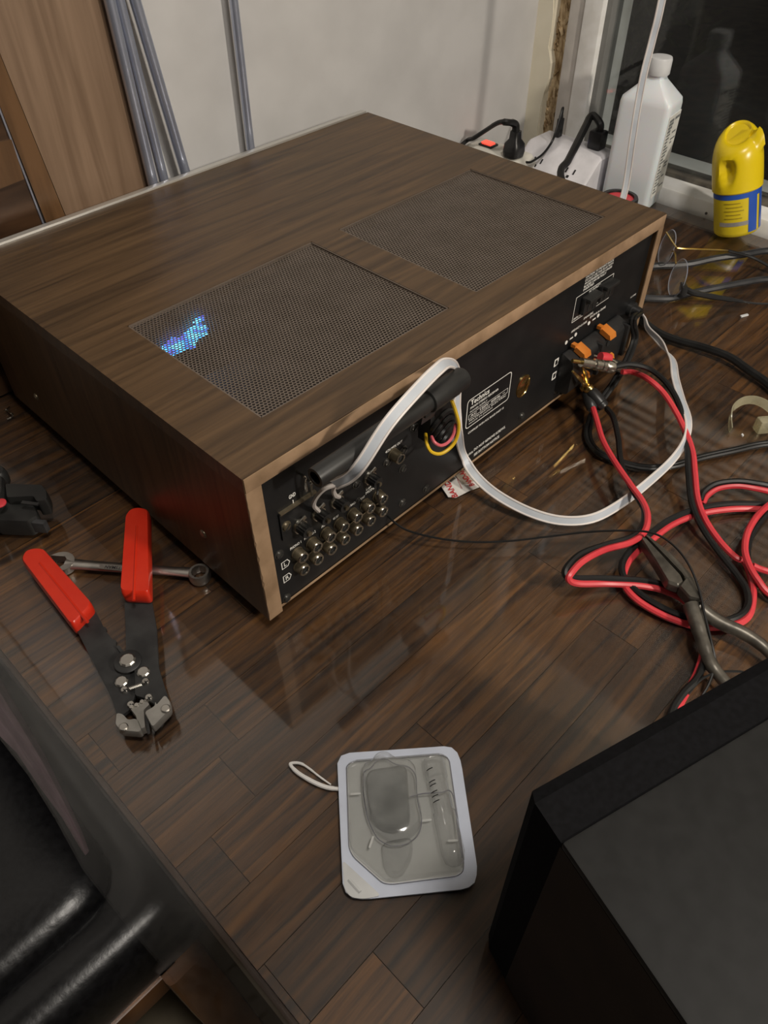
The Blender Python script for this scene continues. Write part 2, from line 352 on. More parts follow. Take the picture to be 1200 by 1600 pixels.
# rough gap between plaster and window jamb
g = MB(); pts = []
random.seed(3)
for i in range(60):
    z = ZO0 + i * .02
    pts.append((YO1 + .026 + .003 * math.sin(i * .9) + random.uniform(-.0025, .004), z))
g.box((XW + .012, YO1 - .004, ZO0), (XW + .05, YO1 + .034, ZO1))
go = struct(g.build('trim_1', M_osb, smooth=False))
# torn lip of plaster along the gap
lip = MB()
for i in range(59):
    y0, z0 = pts[i]; y1, z1 = pts[i + 1]
    lip.add([(XW - .0015, y0 - .001, z0), (XW - .0015, y1 - .001, z1), (XW - .0015, YW, z1), (XW - .0015, YW, z0), (XW + .013, y0, z0), (XW + .013, y1, z1), (XW + .013, YO1 + .04, z1), (XW + .013, YO1 + .04, z0)],
            [(0, 1, 2, 3), (7, 6, 5, 4), (0, 4, 5, 1), (2, 6, 7, 3)])
struct(lip.build('trim_2', M_cream, smooth=False))
fib = MB()
for i in range(260):
    y = random.uniform(YO1 - .002, YO1 + .027); z = random.uniform(ZO0, .75); a = random.uniform(-.9, .9); l = random.uniform(.004, .014)
    d = V((random.uniform(-.3, .1), math.sin(a), math.cos(a))).normalized() * l; wv = V((0, math.cos(a), -math.sin(a))) * random.uniform(.0008, .0026)
    fib.obox((XW + .0125 - random.uniform(0, .003), y, z), d * .5, wv, (.0006, 0, 0))
fo = fib.build('wood_fibres', M_osb, go, smooth=False); fo['kind'] = 'stuff'

win = bpy.data.objects.new('window_1', None); COL.objects.link(win); win.location = (XW, 0, 0); struct(win)
MB().box((XW - .004, .348, 0.012), (XW + .085, YO1, ZO1), .0015).build('side_jamb', M_jamb, win)
MB().box((XW - .008, .320, 0.012), (XW + .07, .348, ZO1), .003).build('window_frame', M_frame, win)
MB().box((XW + .002, .312, 0.018), (XW + .03, .320, ZO1), .001).build('sash_stile', mat('sash_grey', (.20, .20, .19), rough=.4), win)
MB().box((XW - .03, YO0, -.012), (XW + .09, .348, .018), .004).build('window_sill', M_frame, win)
MB().box((XW + .006, YO0, .018), (XW + .035, .312, .024), .001).build('window_track', M_track, win)
MB().box((XW + .015, YO0, .022), (XW + .019, .314, ZO1)).build('glass_pane', M_glass, win, smooth=False)
for yy in (.10, .072):
    MB().cyl((XW - .0302, yy, .003), (XW - .031, yy, .003), .0018, n=8).build('screw_hole', M_track, win)
# venetian blind on the upper part of the window
bl = thing('venetian_blind', (XW - .012, -.1, ZO1), 'pale venetian blind hanging over the upper window, mirrored on the table', 'blind')
slat = MB().obox((0, 0, 0), (.0034, 0, .0075), (0, .60, 0), (-.0006, 0, .0003)).mesh('slat', M_blind, False)
for i in range(40):
    s_ = link('slat', slat, bl); s_.location = (0, -.2 + .0, .335 + i * .02 - ZO1)
MB().box((XW - .024, -.9, .308), (XW - .002, .30, .322), .002).build('bottom_rail', M_blind, bl)
MB().box((XW - .03, -.9, ZO1 - .015), (XW + .004, .30, ZO1 + .02), .002).build('head_rail', M_blind, bl)

# the night outside
struct(MB().box((XW + .14, -4, -.9), (6, 4, -.5)).build('ground', M_dark_out, smooth=False))
def shrub(loc, r, n, label):
    mb = MB(); random.seed(int(loc[1] * 100) + 5)
    for i in range(n):
        a, b = random.uniform(0, 6.28), math.acos(random.uniform(-1, 1)); rr = r * random.uniform(.5, 1)
        p = V(loc) + V((math.sin(b) * math.cos(a), math.sin(b) * math.sin(a), math.cos(b) * 1.2)) * rr
        d = V((random.uniform(-1, 1), random.uniform(-1, 1), random.uniform(-1, 1))).normalized(); e = d.orthogonal().normalized()
        mb.add([p, p + d * .05 + e * .018, p + d * .1, p + d * .05 - e * .018], [(0, 1, 2, 3)])
    t = thing('shrub', (loc[0], loc[1], -.5), label, 'shrub')
    f = mb.build('foliage', M_leaf, t, smooth=False)
    MB().tube([(loc[0], loc[1], -.5), (loc[0], loc[1] + .02, loc[2] * .3), (loc[0], loc[1], loc[2])], .02).build('stem', M_dark_out, t)
shrub((1.75, 1.05, .0), .45, 900, 'dim green shrub outside the dark window beside its frame')

# ------------------------------------------------------------------ table
TX0, TX1, TY0, TY1 = -0.148, 0.826, -0.98, 0.42
tb = thing('table', (.34, -.28, ZF), 'dark stained wooden table of glued staves under clear vinyl', 'table')
MB().box((TX0 + .004, TY0 + .01, -.040), (TX1 - .005, TY1 - .005, -.016)).build('core_board', M_tedge, tb, smooth=False)
MB().box((TX0, TY0, -.042), (TX0 + .004, TY1, -.0026), .0018).build('edge_band', M_tedge, tb)
MB().box((TX0 + .004, TY0, -.042), (TX1, TY0 + .012, -.0022), .003).build('edge_band', M_tedge, tb)
cache = {}; row = 0; SW = .0371; SL = .31
y = -.0868 - SW * 24
random.seed(11)
while y < TY1 - .004:
    y0, y1 = max(y, TY0 + .012), min(y + SW, TY1)
    off = random.uniform(0, SL)
    k = round((-.0868 - y) / SW)
    if k == 1: off = (-.119 - (TX0 + .004)) % SL
    x = TX0 + .004 - SL + off
    while x < TX1:
        a, b = max(x, TX0 + .004), min(x + SL, TX1)
        if b - a > .004 and y1 - y0 > .004:
            key = (round(b - a, 4), round(y1 - y0, 4))
            if key not in cache:
                cache[key] = MB().box((0, 0, -.0145), (b - a - .0004, y1 - y0 - .0004, 0)).mesh('stave', M_stave, False)
            o = link('stave', cache[key], tb); o.location = V((a, y0, -.0022)) - tb.location
        x += SL
    y += SW; row += 1
for lx in (TX0 + .05, TX1 - .11):
    for ly in (TY0 + .05, TY1 - .11):
        MB().box((lx, ly, ZF), (lx + .06, ly + .06, -.04), .004).build('leg', M_dkwood, tb)
MB().box((TX0 + .06, TY0 + .07, -.12), (TX0 + .08, TY1 - .06, -.04)).build('apron', M_dkwood, tb, smooth=False)
MB().box((TX1 - .1, TY0 + .07, -.12), (TX1 - .08, TY1 - .06, -.04)).build('apron', M_dkwood, tb, smooth=False)
# clear vinyl sheet
prof = [(TX1 - .002, 0), (TX0 + .02, 0), (TX0 - .002, -.0003), (TX0 - .010, -.0012), (TX0 - .018, -.0030), (TX0 - .025, -.0055), (TX0 - .0305, -.0085)]
vm = MB(); NY = 36; R = []
for i in range(NY + 1):
    yy = TY0 + (TY1 - TY0) * i / NY; wv = math.sin(yy * 23) * .0025 + math.sin(yy * 51 + 1) * .0012
    top = [(x_ + (wv * max(0, (TX0 - x_)) / .03), yy, z_) for x_, z_ in prof]
    bot = [(x_ + (.0012 if z_ < -.002 else 0) + (wv * max(0, (TX0 - x_)) / .03), yy, z_ - (.0014 if z_ > -.015 else .0004)) for x_, z_ in reversed(prof)]
    R.append(top + bot)
vm.rings(R)
tag(vm.build('vinyl_cover', M_vinyl), 'clear glossy vinyl sheet covering the table and drooping over its edge', 'table cover')

# ------------------------------------------------------------------ chair under the table edge
ch = thing('chair', (-.36, .2, ZF), 'black leather seated wooden chair tucked under the table edge', 'chair')
st = MB(); R = []
sx0, sx1, sy0, sy1 = -.56, -.105, -.012, .40
def seat_ring(ins, z):
    return [V((p.x, p.y, z)) for p in rpoly([(sx0 + ins, sy0 + ins, 0), (sx1 - ins, sy0 + ins, 0), (sx1 - ins, sy1 - ins, 0), (sx0 + ins, sy1 - ins, 0)], .05, 6)]
for ins, z in [(.012, -.345), (.002, -.335), (0, -.315), (.003, -.293), (.012, -.276), (.024, -.269), (.038, -.2665), (.052, -.268), (.062, -.276)]: R.append(seat_ring(ins, z))
st.rings(R).build('seat', M_leather, ch)
cu = MB(); R = []
for ins, z in [(.060, -.285), (.062, -.272), (.070, -.263), (.085, -.258), (.12, -.256), (.16, -.259), (.19, -.266), (.20, -.268)]: R.append(seat_ring(ins, z))
cu.rings(R).build('cushion', M_leather, ch)
for lx, ly in ((-.168, -.004), (-.168, .38), (-.51, -.004), (-.51, .38)):
    sg = -1 if ly < .1 else 1; R = []
    for k_, zz, hw in ((0, -.335, .021), (.02, -.39, .021), (.055, -.47, .019), (.13, -.64, .016), (.17, ZF, .015)):
        cx_, cy_ = lx + (.12 * k_ if lx > -.3 else -.12 * k_), ly + (-k_ if sg < 0 else k_ * .05)
        R.append(rpoly([(cx_ - hw, cy_ - hw, zz), (cx_ + hw, cy_ - hw, zz), (cx_ + hw, cy_ + hw, zz), (cx_ - hw, cy_ + hw, zz)], .006, 2))
    MB().rings(R).build('leg', M_chairwood, ch)
MB().box((-.52, -.014, -.372), (-.17, .004, -.335), .003).build('apron', M_chairwood, ch)
MB().tube([(-.5, -.095, -.56), (-.16, -.095, -.56)], .011, raw=False).build('stretcher', M_chairwood, ch)
MB().tube([(-.16, -.07, -.51), (-.16, .38, -.51)], .011).build('stretcher', M_chairwood, ch)
bk = MB(); R = []
for zz, xx in ((-.25, -.55), (-.05, -.575), (.12, -.60)): R.append([(xx - .02, .02, zz), (xx + .02, .02, zz), (xx + .02, .38, zz), (xx - .02, .38, zz)])
bk.rings(R).build('backrest', M_leather, ch)
cl = MB(); R = []
for i, ((xa, ya), (xb, yb)) in enumerate([((0, 1060), (0, 1150)), ((35, 1120), (25, 1175)), ((70, 1180), (62, 1230)), ((105, 1250), (95, 1275)), ((128, 1300), (122, 1320)), ((138, 1328), (132, 1335))]):
    a, b = Z(xa, ya, -.25), Z(xb, yb, -.25)
    R.append([a + V((0, 0, .000)), a.lerp(b, .25) + V((0, 0, .007)), a.lerp(b, .5) + V((0, 0, .002)), a.lerp(b, .75) + V((0, 0, .008)), b, b - V((0, 0, .003)), a.lerp(b, .5) - V((0, 0, .003)), a - V((0, 0, .003))])
tag(cl.rings(R).build('mauve_reflection', M_mauve_refl), 'mauve reflection in the vinyl overhang, built as a strip above the black chair seat', 'reflection')  # purple reflection in the drooping vinyl, added as a solid strip over the seat

# ------------------------------------------------------------------ receiver
RW, RD, RH, F0 = .48, .379, .1373, .012
ZT = F0 + RH; YP = .004
rc = thing('stereo_receiver', (.24, .19, 0), 'walnut cased stereo receiver turned to show its black rear panel', 'receiver')
GX = [(.0441, .2255), (.2572, .4365)]; GY0, GY1 = .0363, .1912
TT = .012
# top board with two openings
tp = MB()
xs = [0, GX[0][0], GX[0][1], GX[1][0], GX[1][1], RW]; ys = [0, GY0, GY1, RD]
for i in range(5):
    for j in range(3):
        if j == 1 and i in (1, 3): continue
        tp.box((xs[i], ys[j], ZT - TT), (xs[i + 1], ys[j + 1], ZT))
tpo = tp.build('top_board', M_walnut, rc, smooth=False)
MB().box((.0005, -.0006, ZT - TT), (RW - .0005, .0004, ZT - .0006), .0003).build('rear_edge', M_edge, rc)
MB().box((0, .0004, F0), (TT, RD, ZT - TT)).build('side_board', M_walnut_side, rc, smooth=False)
MB().box((RW - .009, .0004, F0), (RW, RD, ZT - TT)).build('side_board', M_walnut_side, rc, smooth=False)
# ragged raw edge of the side boards
for x0, x1 in ((0, TT), (RW - .009, RW)):
    e = MB(); n = 34; R = []; random.seed(int(x1 * 1000))
    for i in range(n + 1):
        z = F0 + (ZT - TT - F0) * i / n; j = random.uniform(-.0005, .0005) + (.0011 if random.random() < .12 else 0)
        R.append([(x0 + (abs(j) if x0 == 0 else 0), -.0006, z), (x1, -.0006, z), (x1, .0006, z), (x0, .0006, z)])
    e.rings(R).build('raw_edge', M_edge, rc, smooth=False)
MB().box((.002, RD, F0), (RW - .002, RD + .007, ZT + .002), .0012).build('front_plate', M_silver, rc)
for kx in (.06, .13, .24, .30, .40):
    MB().lathe((kx, RD + .006, .05), (kx, RD + .020, .05), [(0, .012), (.9, .011), (1, .009)], 20).build('knob', M_silver, rc)
MB().box((TT, YP, F0), (RW - .009, RD, F0 + .002)).build('bottom_plate', M_inside, rc, smooth=False)
MB().box((TT, .02, .06), (RW - .009, RD - .01, .062)).build('chassis_deck', M_inside, rc, smooth=False)
MB().box((.06, .06, .062), (.14, .15, .11), .003).build('transformer', M_inside, rc)
MB().box((.28, .07, .062), (.41, .12, .105), .002).build('heat_sink', M_inside, rc)
for fx, fy in ((.05, .05), (.43, .05), (.05, .33), (.43, .33)):
    MB().lathe((fx, fy, 0), (fx, fy, F0), [(0, .010), (.8, .012), (1, .012)], 16).build('foot', M_blackp, rc)
pn = MB().box((TT - .0005, YP, F0 + .0005), (RW - .0085, YP + .002, ZT - TT + .001)).build('rear_panel', M_panel, rc, smooth=False)
MB().box((TT, YP - .0012, F0 - .0002), (RW - .009, YP + .001, F0 + .0008)).build('panel_lip', M_edge, rc, smooth=False)
# side screws
for px, py in ((318, 834), (57, 620)):
    p = X(px, py, 0); MB().lathe((.001, p.y, p.z), (-.0016, p.y, p.z), [(0, .0036), (.6, .0034), (1, .002)], 14).build('side_screw', M_nickel, rc)

# perforated grilles: real hexagonal holes
def grille_mesh(w_, h_):
    mb = MB(); p = .00285; rr = p * .5; ho = .76
    hx = p * math.sqrt(3) / 2; hexes = []
    nx = int(w_ / p) ; ny = int(h_ / (p * .8660254))
    px_ = w_ / nx; py_ = h_ / ny
    vs_, fs = [], []
    for j in range(ny):
        for i in range(nx):
            cx = (i + .5 + (.25 if j % 2 else -.25)) * px_; cy = (j + .5) * py_
            o = len(vs_)
            for k in range(6):
                a = math.radians(60 * k + 30); ca, sa = math.cos(a), math.sin(a)
                ox = min(max(cx + ca * px_ / math.sqrt(3), 0), w_); oy = cy + sa * py_ * .6667
                vs_.append((ox, oy, 0))
            for k in range(6):
                a = math.radians(60 * k + 30); vs_.append((cx + math.cos(a) * px_ / math.sqrt(3) * ho, cy + math.sin(a) * py_ * .6667 * ho * .92, 0))
            for k in range(6):
                a = math.radians(60 * k + 30); vs_.append((cx + math.cos(a) * px_ / math.sqrt(3) * ho, cy + math.sin(a) * py_ * .6667 * ho * .92, -.0006))
            for k in range(6):
                q = (k + 1) % 6
                fs.append((o + k, o + q, o + 6 + q, o + 6 + k)); fs.append((o + 6 + k, o + 6 + q, o + 12 + q, o + 12 + k))
    me = bpy.data.meshes.new('grille'); me.from_pydata(vs_, [], fs); me.materials.append(M_grille); return me
gm = grille_mesh(GX[0][1] - GX[0][0], GY1 - GY0)
for gx in GX:
    o = link('vent_grille', gm, rc); o.location = V((gx[0], GY0, ZT - .0016)) - rc.location
    fr = MB(); t_ = .0011
    fr.box((gx[0], GY0, ZT - .003), (gx[1], GY0 + t_, ZT - .0003)).box((gx[0], GY1 - t_, ZT - .003), (gx[1], GY1, ZT - .0003)).box((gx[0], GY0, ZT - .003), (gx[0] + t_, GY1, ZT - .0003)).box((gx[1] - t_, GY0, ZT - .003), (gx[1], GY1, ZT - .0003))
    fr.build('grille_rim', M_grille, rc, smooth=False)
zz = ZT - .0045
for poly in ([(256, 556), (250, 545), (262, 533), (268, 527), (280, 528), (290, 518), (300, 510), (314, 505), (325, 511), (324, 522), (308, 529), (305, 541), (286, 547), (272, 552), (268, 563)], [(301, 503), (308, 495), (318, 493), (319, 499), (307, 504)]):
    MB().prism([Z(a, b, zz) for a, b in poly], (0, 0, -.001)).build('dial_light', M_dial, rc, smooth=False)['label'] = 'blue lit dial glow under the grille'

# --- rear panel fittings
def rear(px, py, yy=YP): return Y(px, py, yy)
def screw(px, py, r=.0032, m=None):
    p = rear(px, py); s_ = MB().lathe(p + V((0, .0005, 0)), p + V((0, -.0022, 0)), [(0, r * 1.2), (.35, r * 1.2), (.4, r), (.85, r * .85), (1, r * .5)], 14).build('panel_screw', m or M_dkscrew, rc)
    MB().obox(p + V((0, -.0023, 0)), (r * .6, 0, r * .6), (0, .0002, 0), (-.0003, 0, .0003)).build('screw_slot', M_slot, s_, smooth=False).location = (0, 0, 0)
M_dkscrew = mat('blackened_screw', (0.05, 0.048, 0.044), (0.10, 0.095, 0.085), 90, rough=.35, metal=.6)
for a, b in ((435.6, 866), (447.5, 934), (556.6, 756), (628.6, 732), (628, 785), (630, 703), (604, 722), (646, 667), (665, 763), (814.4, 650), (869, 610)): screw(a, b)
screw(446.6, 821.7, .0034, M_nickel); screw(558.8, 781, .002)
def rca(x, z, s=1.0, y1=-.0035):
    j = MB().lathe((x, YP, z), (x, y1, z), [(0, .0051), (.12, .0051), (.14, .0047), (.9, .0046), (.95, .0043), (1, .0043)], 18, cap=False).build('phono_jack', M_nickel, rc)
    MB().rings([[(x + math.cos(6.2832 * k / 18) * r, yy, z + math.sin(6.2832 * k / 18) * r) for k in range(18)] for r, yy in ((.0046, y1 + .0004), (.0043, y1 - .0002), (.0032, y1 - .0002), (.0030, y1 + .0008))], cap=False).build('jack_rim', M_brightrim, j)
    MB().cyl((x, y1 + .0012, z), (x, YP, z), .0031, n=14).build('jack_insert', M_slot, j)
    MB().rings([[(x + math.cos(6.2832 * k / 12) * r, yy, z + math.sin(6.2832 * k / 12) * r) for k in range(12)] for r, yy in ((.0014, y1 + .0012), (.0014, y1 + .0006), (.0008, y1 + .0006))]).build('jack_contact', M_slot, j)
for i in range(7):
    rca(.0341 + i * .01323, .0539); rca(.0341 + i * .01323, .0405)
p = Y(626, 717, -.0045); rca(p.x, p.z, 1, -.0048)
# antenna / ground binding posts
def post(px, py, tx, ty):
    a = rear(px, py); b = Y(tx, ty, -.011); d = V((0, -1, 0))
    t = MB().lathe(a + V((0, .0, 0)), a + d * .0028, [(0, .0062), (.4, .0064), (1, .0056)], 9).build('binding_post', M_brightrim, rc)
    n = MB(); R = []
    for i in range(28):
        an = 6.2832 * i / 28; r = .0048 if i % 2 else .0052
        R.append((a.x + math.cos(an) * r * .88, a.z + math.sin(an) * r * .88))
    n.rings([[(x_, a.y - .0027, z_) for x_, z_ in R], [(x_, a.y - .0100, z_) for x_, z_ in R]]).build('post_cap', M_blackp, t, smooth=False)
    MB().cyl(a + d * .0099, a + d * .0120, .0018, n=10).build('post_pin', M_nickel, t)
    MB().obox(a + V((.001, -.003, .0062)), (.0035, 0, .0012), (0, .0005, 0), (-.0003, 0, .0012)).build('solder_lug', M_brightrim, t, smooth=False)
    return a
posts = [post(466.7, 820.8, 483, 832), post(496, 801, 512, 814), post(524.5, 781.5, 540, 793), post(576, 745, 592, 755)]
a, b = rear(434.7, 803), rear(491, 766)
MB().obox((a + b) / 2 + V((0, -.0012, 0)), (b - a) / 2, (0, .0012, 0), (0, 0, .0009)).build('plate_edge', M_nickel, rc, smooth=False)
c = rear(441, 843); MB().obox((a + c) / 2 + V((0, -.0008, 0)), (c - a) / 2, (0, .0008, 0), (.0005, 0, 0)).build('plate_edge', M_panel, rc, smooth=False)
for q in ((477, 753), (486, 760)):
    p = rear(*q, -.004); MB().tube([p + V((0, .008, .004)), p + V((0, 0, .004)), p, p + V((0, -.0003, -.008))], .0009, n=6).build('wire_hook', M_brightrim, rc)

def rtext(body, p0, p1, h, bold=False, name='printed_text'):
    a, b = rear(*p0), rear(*p1)
    return text(body, name, M_print, rc, (a.x, YP, (a.z + b.z) / 2), (1, 0, 0), (0, 0, 1), width=b.x - a.x, height=h, bold=bold)
rtext('GND', (451.5, 780.5), (461.8, 773.5), .0034, True)
p = rear(457.5, 782); MB().box((p.x - .0003, YP - .0003, p.z - .0032), (p.x + .0003, YP, p.z + .0005)).build('printed_line', M_print, rc)
rtext('PHONO 1', (453.5, 860), (470.5, 848), .0026, True); rtext('PHONO 2', (475.5, 844), (493, 831.5), .0026, True)
rtext('AUX', (502, 825.5), (510, 819.5), .0026, True)
rtext('REC OUT', (520.5, 812.5), (529, 806.5), .0020); rtext('PLAYBACK', (540, 797), (556.5, 785), .0022)
rtext('REC OUT', (562, 782), (569.5, 777), .0020); rtext('TAPE\nMONITOR', (571, 772.5), (596, 756), .0062)
def rframe(poly, w_, name='printed_frame', r=0):
    P = [rear(*q) for q in poly]; P = [V((q.x, YP - .0002, q.z)) for q in P]
    if r: P = rpoly(P, r)
    mb = MB(); k = len(P)
    c = sum(P, V()) / k
    I = [q + (c - q).normalized() * w_ * 1.3 for q in P]
    for i in range(k): mb.add([P[i], P[(i + 1) % k], I[(i + 1) % k], I[i]], [(0, 1, 2, 3)])
    return mb.build(name, M_print, rc, smooth=False)
for (cx, cz), ch_ in (((rear(446, 881).x, rear(446, 881).z), 'L'), ((rear(448.6, 902).x, rear(448.6, 902).z), 'R')):
    mb = MB(); o_ = [(-.0036, -.0036), (.002, -.0036), (.004, 0), (.002, .0036), (-.0036, .0036)]
    for i in range(5):
        a, b = o_[i], o_[(i + 1) % 5]; mb.add([(cx + a[0], YP - .0002, cz + a[1]), (cx + b[0], YP - .0002, cz + b[1]), (cx + b[0] * .82, YP - .0002, cz + b[1] * .82), (cx + a[0] * .82, YP - .0002, cz + a[1] * .82)], [(0, 1, 2, 3)])
    mb.build('printed_badge', M_print, rc, smooth=False)
    text(ch_, 'printed_text', M_print, rc, (cx - .0014, YP, cz - .0019), (1, 0, 0), (0, 0, 1), height=.0038)
rtext('4CH MPX OUT', (602, 707.5), (628.5, 692), .0024, True)
# rating plate (rounded frame)
px0, px1, pz0, pz1 = .2153, .2724, .0553, .0846
def frame_rect(x0, x1, z0, z1, w_, r, name='printed_frame'):
    o_ = rpoly([(x0, 0, z0), (x1, 0, z0), (x1, 0, z1), (x0, 0, z1)], r); i_ = rpoly([(x0 + w_, 0, z0 + w_), (x1 - w_, 0, z0 + w_), (x1 - w_, 0, z1 - w_), (x0 + w_, 0, z1 - w_)], max(r - w_, .0002))
    mb = MB(); k = len(o_)
    for i in range(k):
        q = [o_[i], o_[(i + 1) % k], i_[(i + 1) % k], i_[i]]
        mb.add([(p_.x, YP - .0002, p_.z) for p_ in q], [(0, 1, 2, 3)])
    mb.build(name, M_print, rc, smooth=False)
frame_rect(px0, px1, pz0, pz1, .0008, .004)
frame_rect(px0 + .003, px1 - .003, pz0 + .0085, pz0 + .0135, .0004, .0004)
def tx(body, x0, z0, wd, h, bold=False): text(body, 'printed_text', M_print, rc, (x0, YP, z0), (1, 0, 0), (0, 0, 1), width=wd, height=h, bold=bold)
tx('Technics', px0 + .0045, pz0 + .0222, .0235, .0052, True)
tx('FM/AM STEREO RECEIVER', px0 + .0045, pz0 + .0185, .036, .0022, True)
tx('POWER SUPPLY', px0 + .0045, pz0 + .0148, .022, .0018)
tx('AC  120V  60Hz  ~', px0 + .0055, pz0 + .0100, .045, .0022, True)
tx('MATSUSHITA ELECTRIC', px0 + .0045, pz0 + .0057, .048, .0018)
tx('MADE IN JAPAN', px0 + .0045, pz0 + .0026, .030, .0018)
a, b = rear(731, 678.5), rear(786.5, 638.6); tx('COMPLIES WITH FCC RULES PART 15', a.x, (a.z + b.z) / 2, b.x - a.x, .0022, True)
a, b = rear(728, 713), rear(740, 706); tx('CAUTION:', a.x, (a.z + b.z) / 2 - .0008, b.x - a.x - .001, .0026, True)
a, b = rear(740, 706), rear(789, 669.5); tx('DO NOT REMOVE SCREWS.', a.x, (a.z + b.z) / 2 + .0008, b.x - a.x, .0030, True)
a, b = rear(740, 713), rear(780, 683); tx('SEE BOTTOM NOTICE.', a.x, (a.z + b.z) / 2, b.x - a.x, .0030, True)
p = rear(817, 603)
gs = MB().rings([[(p.x + math.cos(6.2832 * k / 30) * r * .86, yy, p.z + math.sin(6.2832 * k / 30) * r) for k in range(30)] for r, yy in ((.0112, YP), (.0112, YP - .0007), (.0098, YP - .0009), (.0094, YP - .0005), (.0058, YP - .0005), (.0052, YP - .0008))]).build('gold_seal', M_gold, rc)
# accessory outlets
A = rear(893, 505.4); B = rear(959.5, 427)
frame_rect(.3547, .4128, .0918, .1165, .0006, .0003)
for cx, cz in ((.3738, .1048), (.3995, .1062)):
    ou = MB().box((cx - .0105, -.0010, cz - .008), (cx + .0105, YP, cz + .008), .0012).build('accessory_outlet', M_blackp, rc)
    MB().box((cx - .010, -.0055, cz + .0045), (cx + .010, YP, cz + .0085), .0012).build('outlet_hood', M_blackm, ou)
    for sx in (-.004, .004): MB().box((cx + sx - .0009, -.0013, cz - .006), (cx + sx + .0009, -.0009, cz + .001)).build('outlet_slot', M_slot, ou, smooth=False)
for i, s_ in enumerate(('CAUTION: TO PREVENT SHOCK', 'DO NOT USE THIS PLUG WITH', 'AN EXTENSION CORD UNLESS', 'BLADES CAN BE FULLY', 'INSERTED')):
    tx(s_, .3640, .1302 - i * .0029, (.0430, .0430, .0420, .0340, .0160)[i], .0021, True)
tx('AC OUTLETS', .3745, .1128, .018, .0022, True); tx('SWITCHED', .3565, .0935, .013, .0020, True); tx('UNSWITCHED', .384, .0945, .014, .0020, True)
tx('SPEAKERS', .3745, .0862, .015, .0022, True); tx('IMPEDANCE 4-16 OHMS', .3575, .0805, .024, .0024, True); tx('EACH 8-16 OHMS', .386, .0826, .025, .0024, True)
for x_, z_ in ((.3520, .0735), (.366, .0752), (.386, .0778), (.4005, .0792)):
    MB().cyl((x_, YP, z_), (x_, YP - .0003, z_), .0019, n=14).build('printed_dot', M_print, rc)
for x_, z_ in ((.357, .0738), (.3915, .0778)): MB().box((x_, YP - .0003, z_), (x_ + .005, YP, z_ + .0012)).build('printed_line', M_print, rc)
for q, s_ in (((869, 566), 'R'), ((865.5, 587), 'L')):
    p = rear(*q); frame_rect(p.x - .0032, p.x + .0032, p.z - .004, p.z + .004, .0016, .001, 'printed_badge')
tx('AC CORD', .4575, .0725, .010, .0018, True)
# spring speaker terminals
blk = MB().prism(rpoly([(.3468, YP, .024), (.3468, -.010, .026), (.3468, -.0105, .060), (.3468, YP, .066)], .004), (.090, 0, 0)).build('speaker_terminal', M_blackp, rc)
for cx, cz, m_ in ((.3625, .0655, M_orange), (.4035, .0655, M_orange), (.411, .0375, M_orange), (.370, .0375, M_orange)):
    lv = MB().prism([(cx - .005, -.002, cz + .0045), (cx - .005, -.013, cz + .0005), (cx - .005, -.0145, cz - .0038), (cx - .005, -.0105, cz - .0040), (cx - .005, -.002, cz - .001)], (.010, 0, 0)).box((cx - .0065, -.0035, cz + .003), (cx - .002, .001, cz + .0062)).build('terminal_lever', m_, blk, smooth=False); lv['label'] = 'orange lever'
    MB().cyl((cx, -.0100, cz - .010), (cx, -.0112, cz - .010), .0035, n=14).build('terminal_hole', M_slot, blk)
for x_ in (.387, .431):
    MB().box((x_, -.014, .028), (x_ + .005, YP, .062), .002).build('terminal_wall', M_blackp, blk)
p = rear(984, 482)
MB().lathe((p.x, YP, p.z), (p.x, -.008, p.z), [(0, .0075), (.35, .0075), (.4, .0055), (1, .0045)], 16).build('cord_grommet', M_blackp, rc)
# ferrite bar antenna on its bracket
RA, RB = V((.028, -.030, .1495)), V((.1605, -.030, .1515))
RA = Y(492, 747, -.028); RB = Y(721, 591, -.028)
dirr = (RB - RA).normalized()
rod = MB().rings([[RA.lerp(RB, t) + (V((0, math.cos(6.2832 * k / 24), math.sin(6.2832 * k / 24)))) * r for k in range(24)] for t, r in ((.06, .0042), (0, .0044), (0, .0064), (.02, .0066), (.72, .0068), (.725, .0066), (1, .0066))], cap=True).build('antenna_bar', M_blackm, rc)
MB().rings([[RA.lerp(RB, t) + (V((0, math.cos(6.2832 * k / 24), math.sin(6.2832 * k / 24)))) * r for k in range(24)] for t, r in ((.74, .0070), (.745, .0082), (.93, .0082), (.935, .0078), (1.0, .0078), (1.015, .0066))]).build('antenna_holder', M_blackm, rod)
h0 = RA.lerp(RB, .80)
MB().obox(h0 + V((0, .004, -.006)), (.011, 0, 0), (0, .006, 0), (0, 0, .006), .0015).build('holder_clip', M_blackm, rod)
MB().prism([h0 + V((-.008, .002, -.006)), h0 + V((.008, .002, -.006)), h0 + V((.007, .006, -.024)), h0 + V((-.006, .006, -.024))], (0, .018, 0)).build('antenna_bracket', M_blackp, rod)
c0 = Y(690, 665, -.012)
cl = MB()
for i in range(4):
    q = c0 + V((0, -.002 * i, .004 - .004 * i)); r_ = .011 - .0012 * i
    cl.tube([q + V((math.cos(t) * r_ * 1.05, -.001 + math.sin(t * 2) * .001, math.sin(t) * r_ * .62)) for t in [k * 6.2832 / 12 for k in range(13)]], .0023, n=7, sub=3)
cl.build('coiled_lead', M_rubber, rc)
MB().obox(c0 + V((-.010, .006, .001)), (.0025, 0, 0), (0, .006, 0), (0, 0, .012), .0008).build('swivel_clip', M_blackm, rc)
MB().obox(c0 + V((-.001, -.004, -.004)), (.010, 0, .002), (0, .0025, 0), (0, 0, .0035), .001).build('swivel_clip', M_blackm, rc)
def rp(px, py, yy): return Y(px, py, yy)
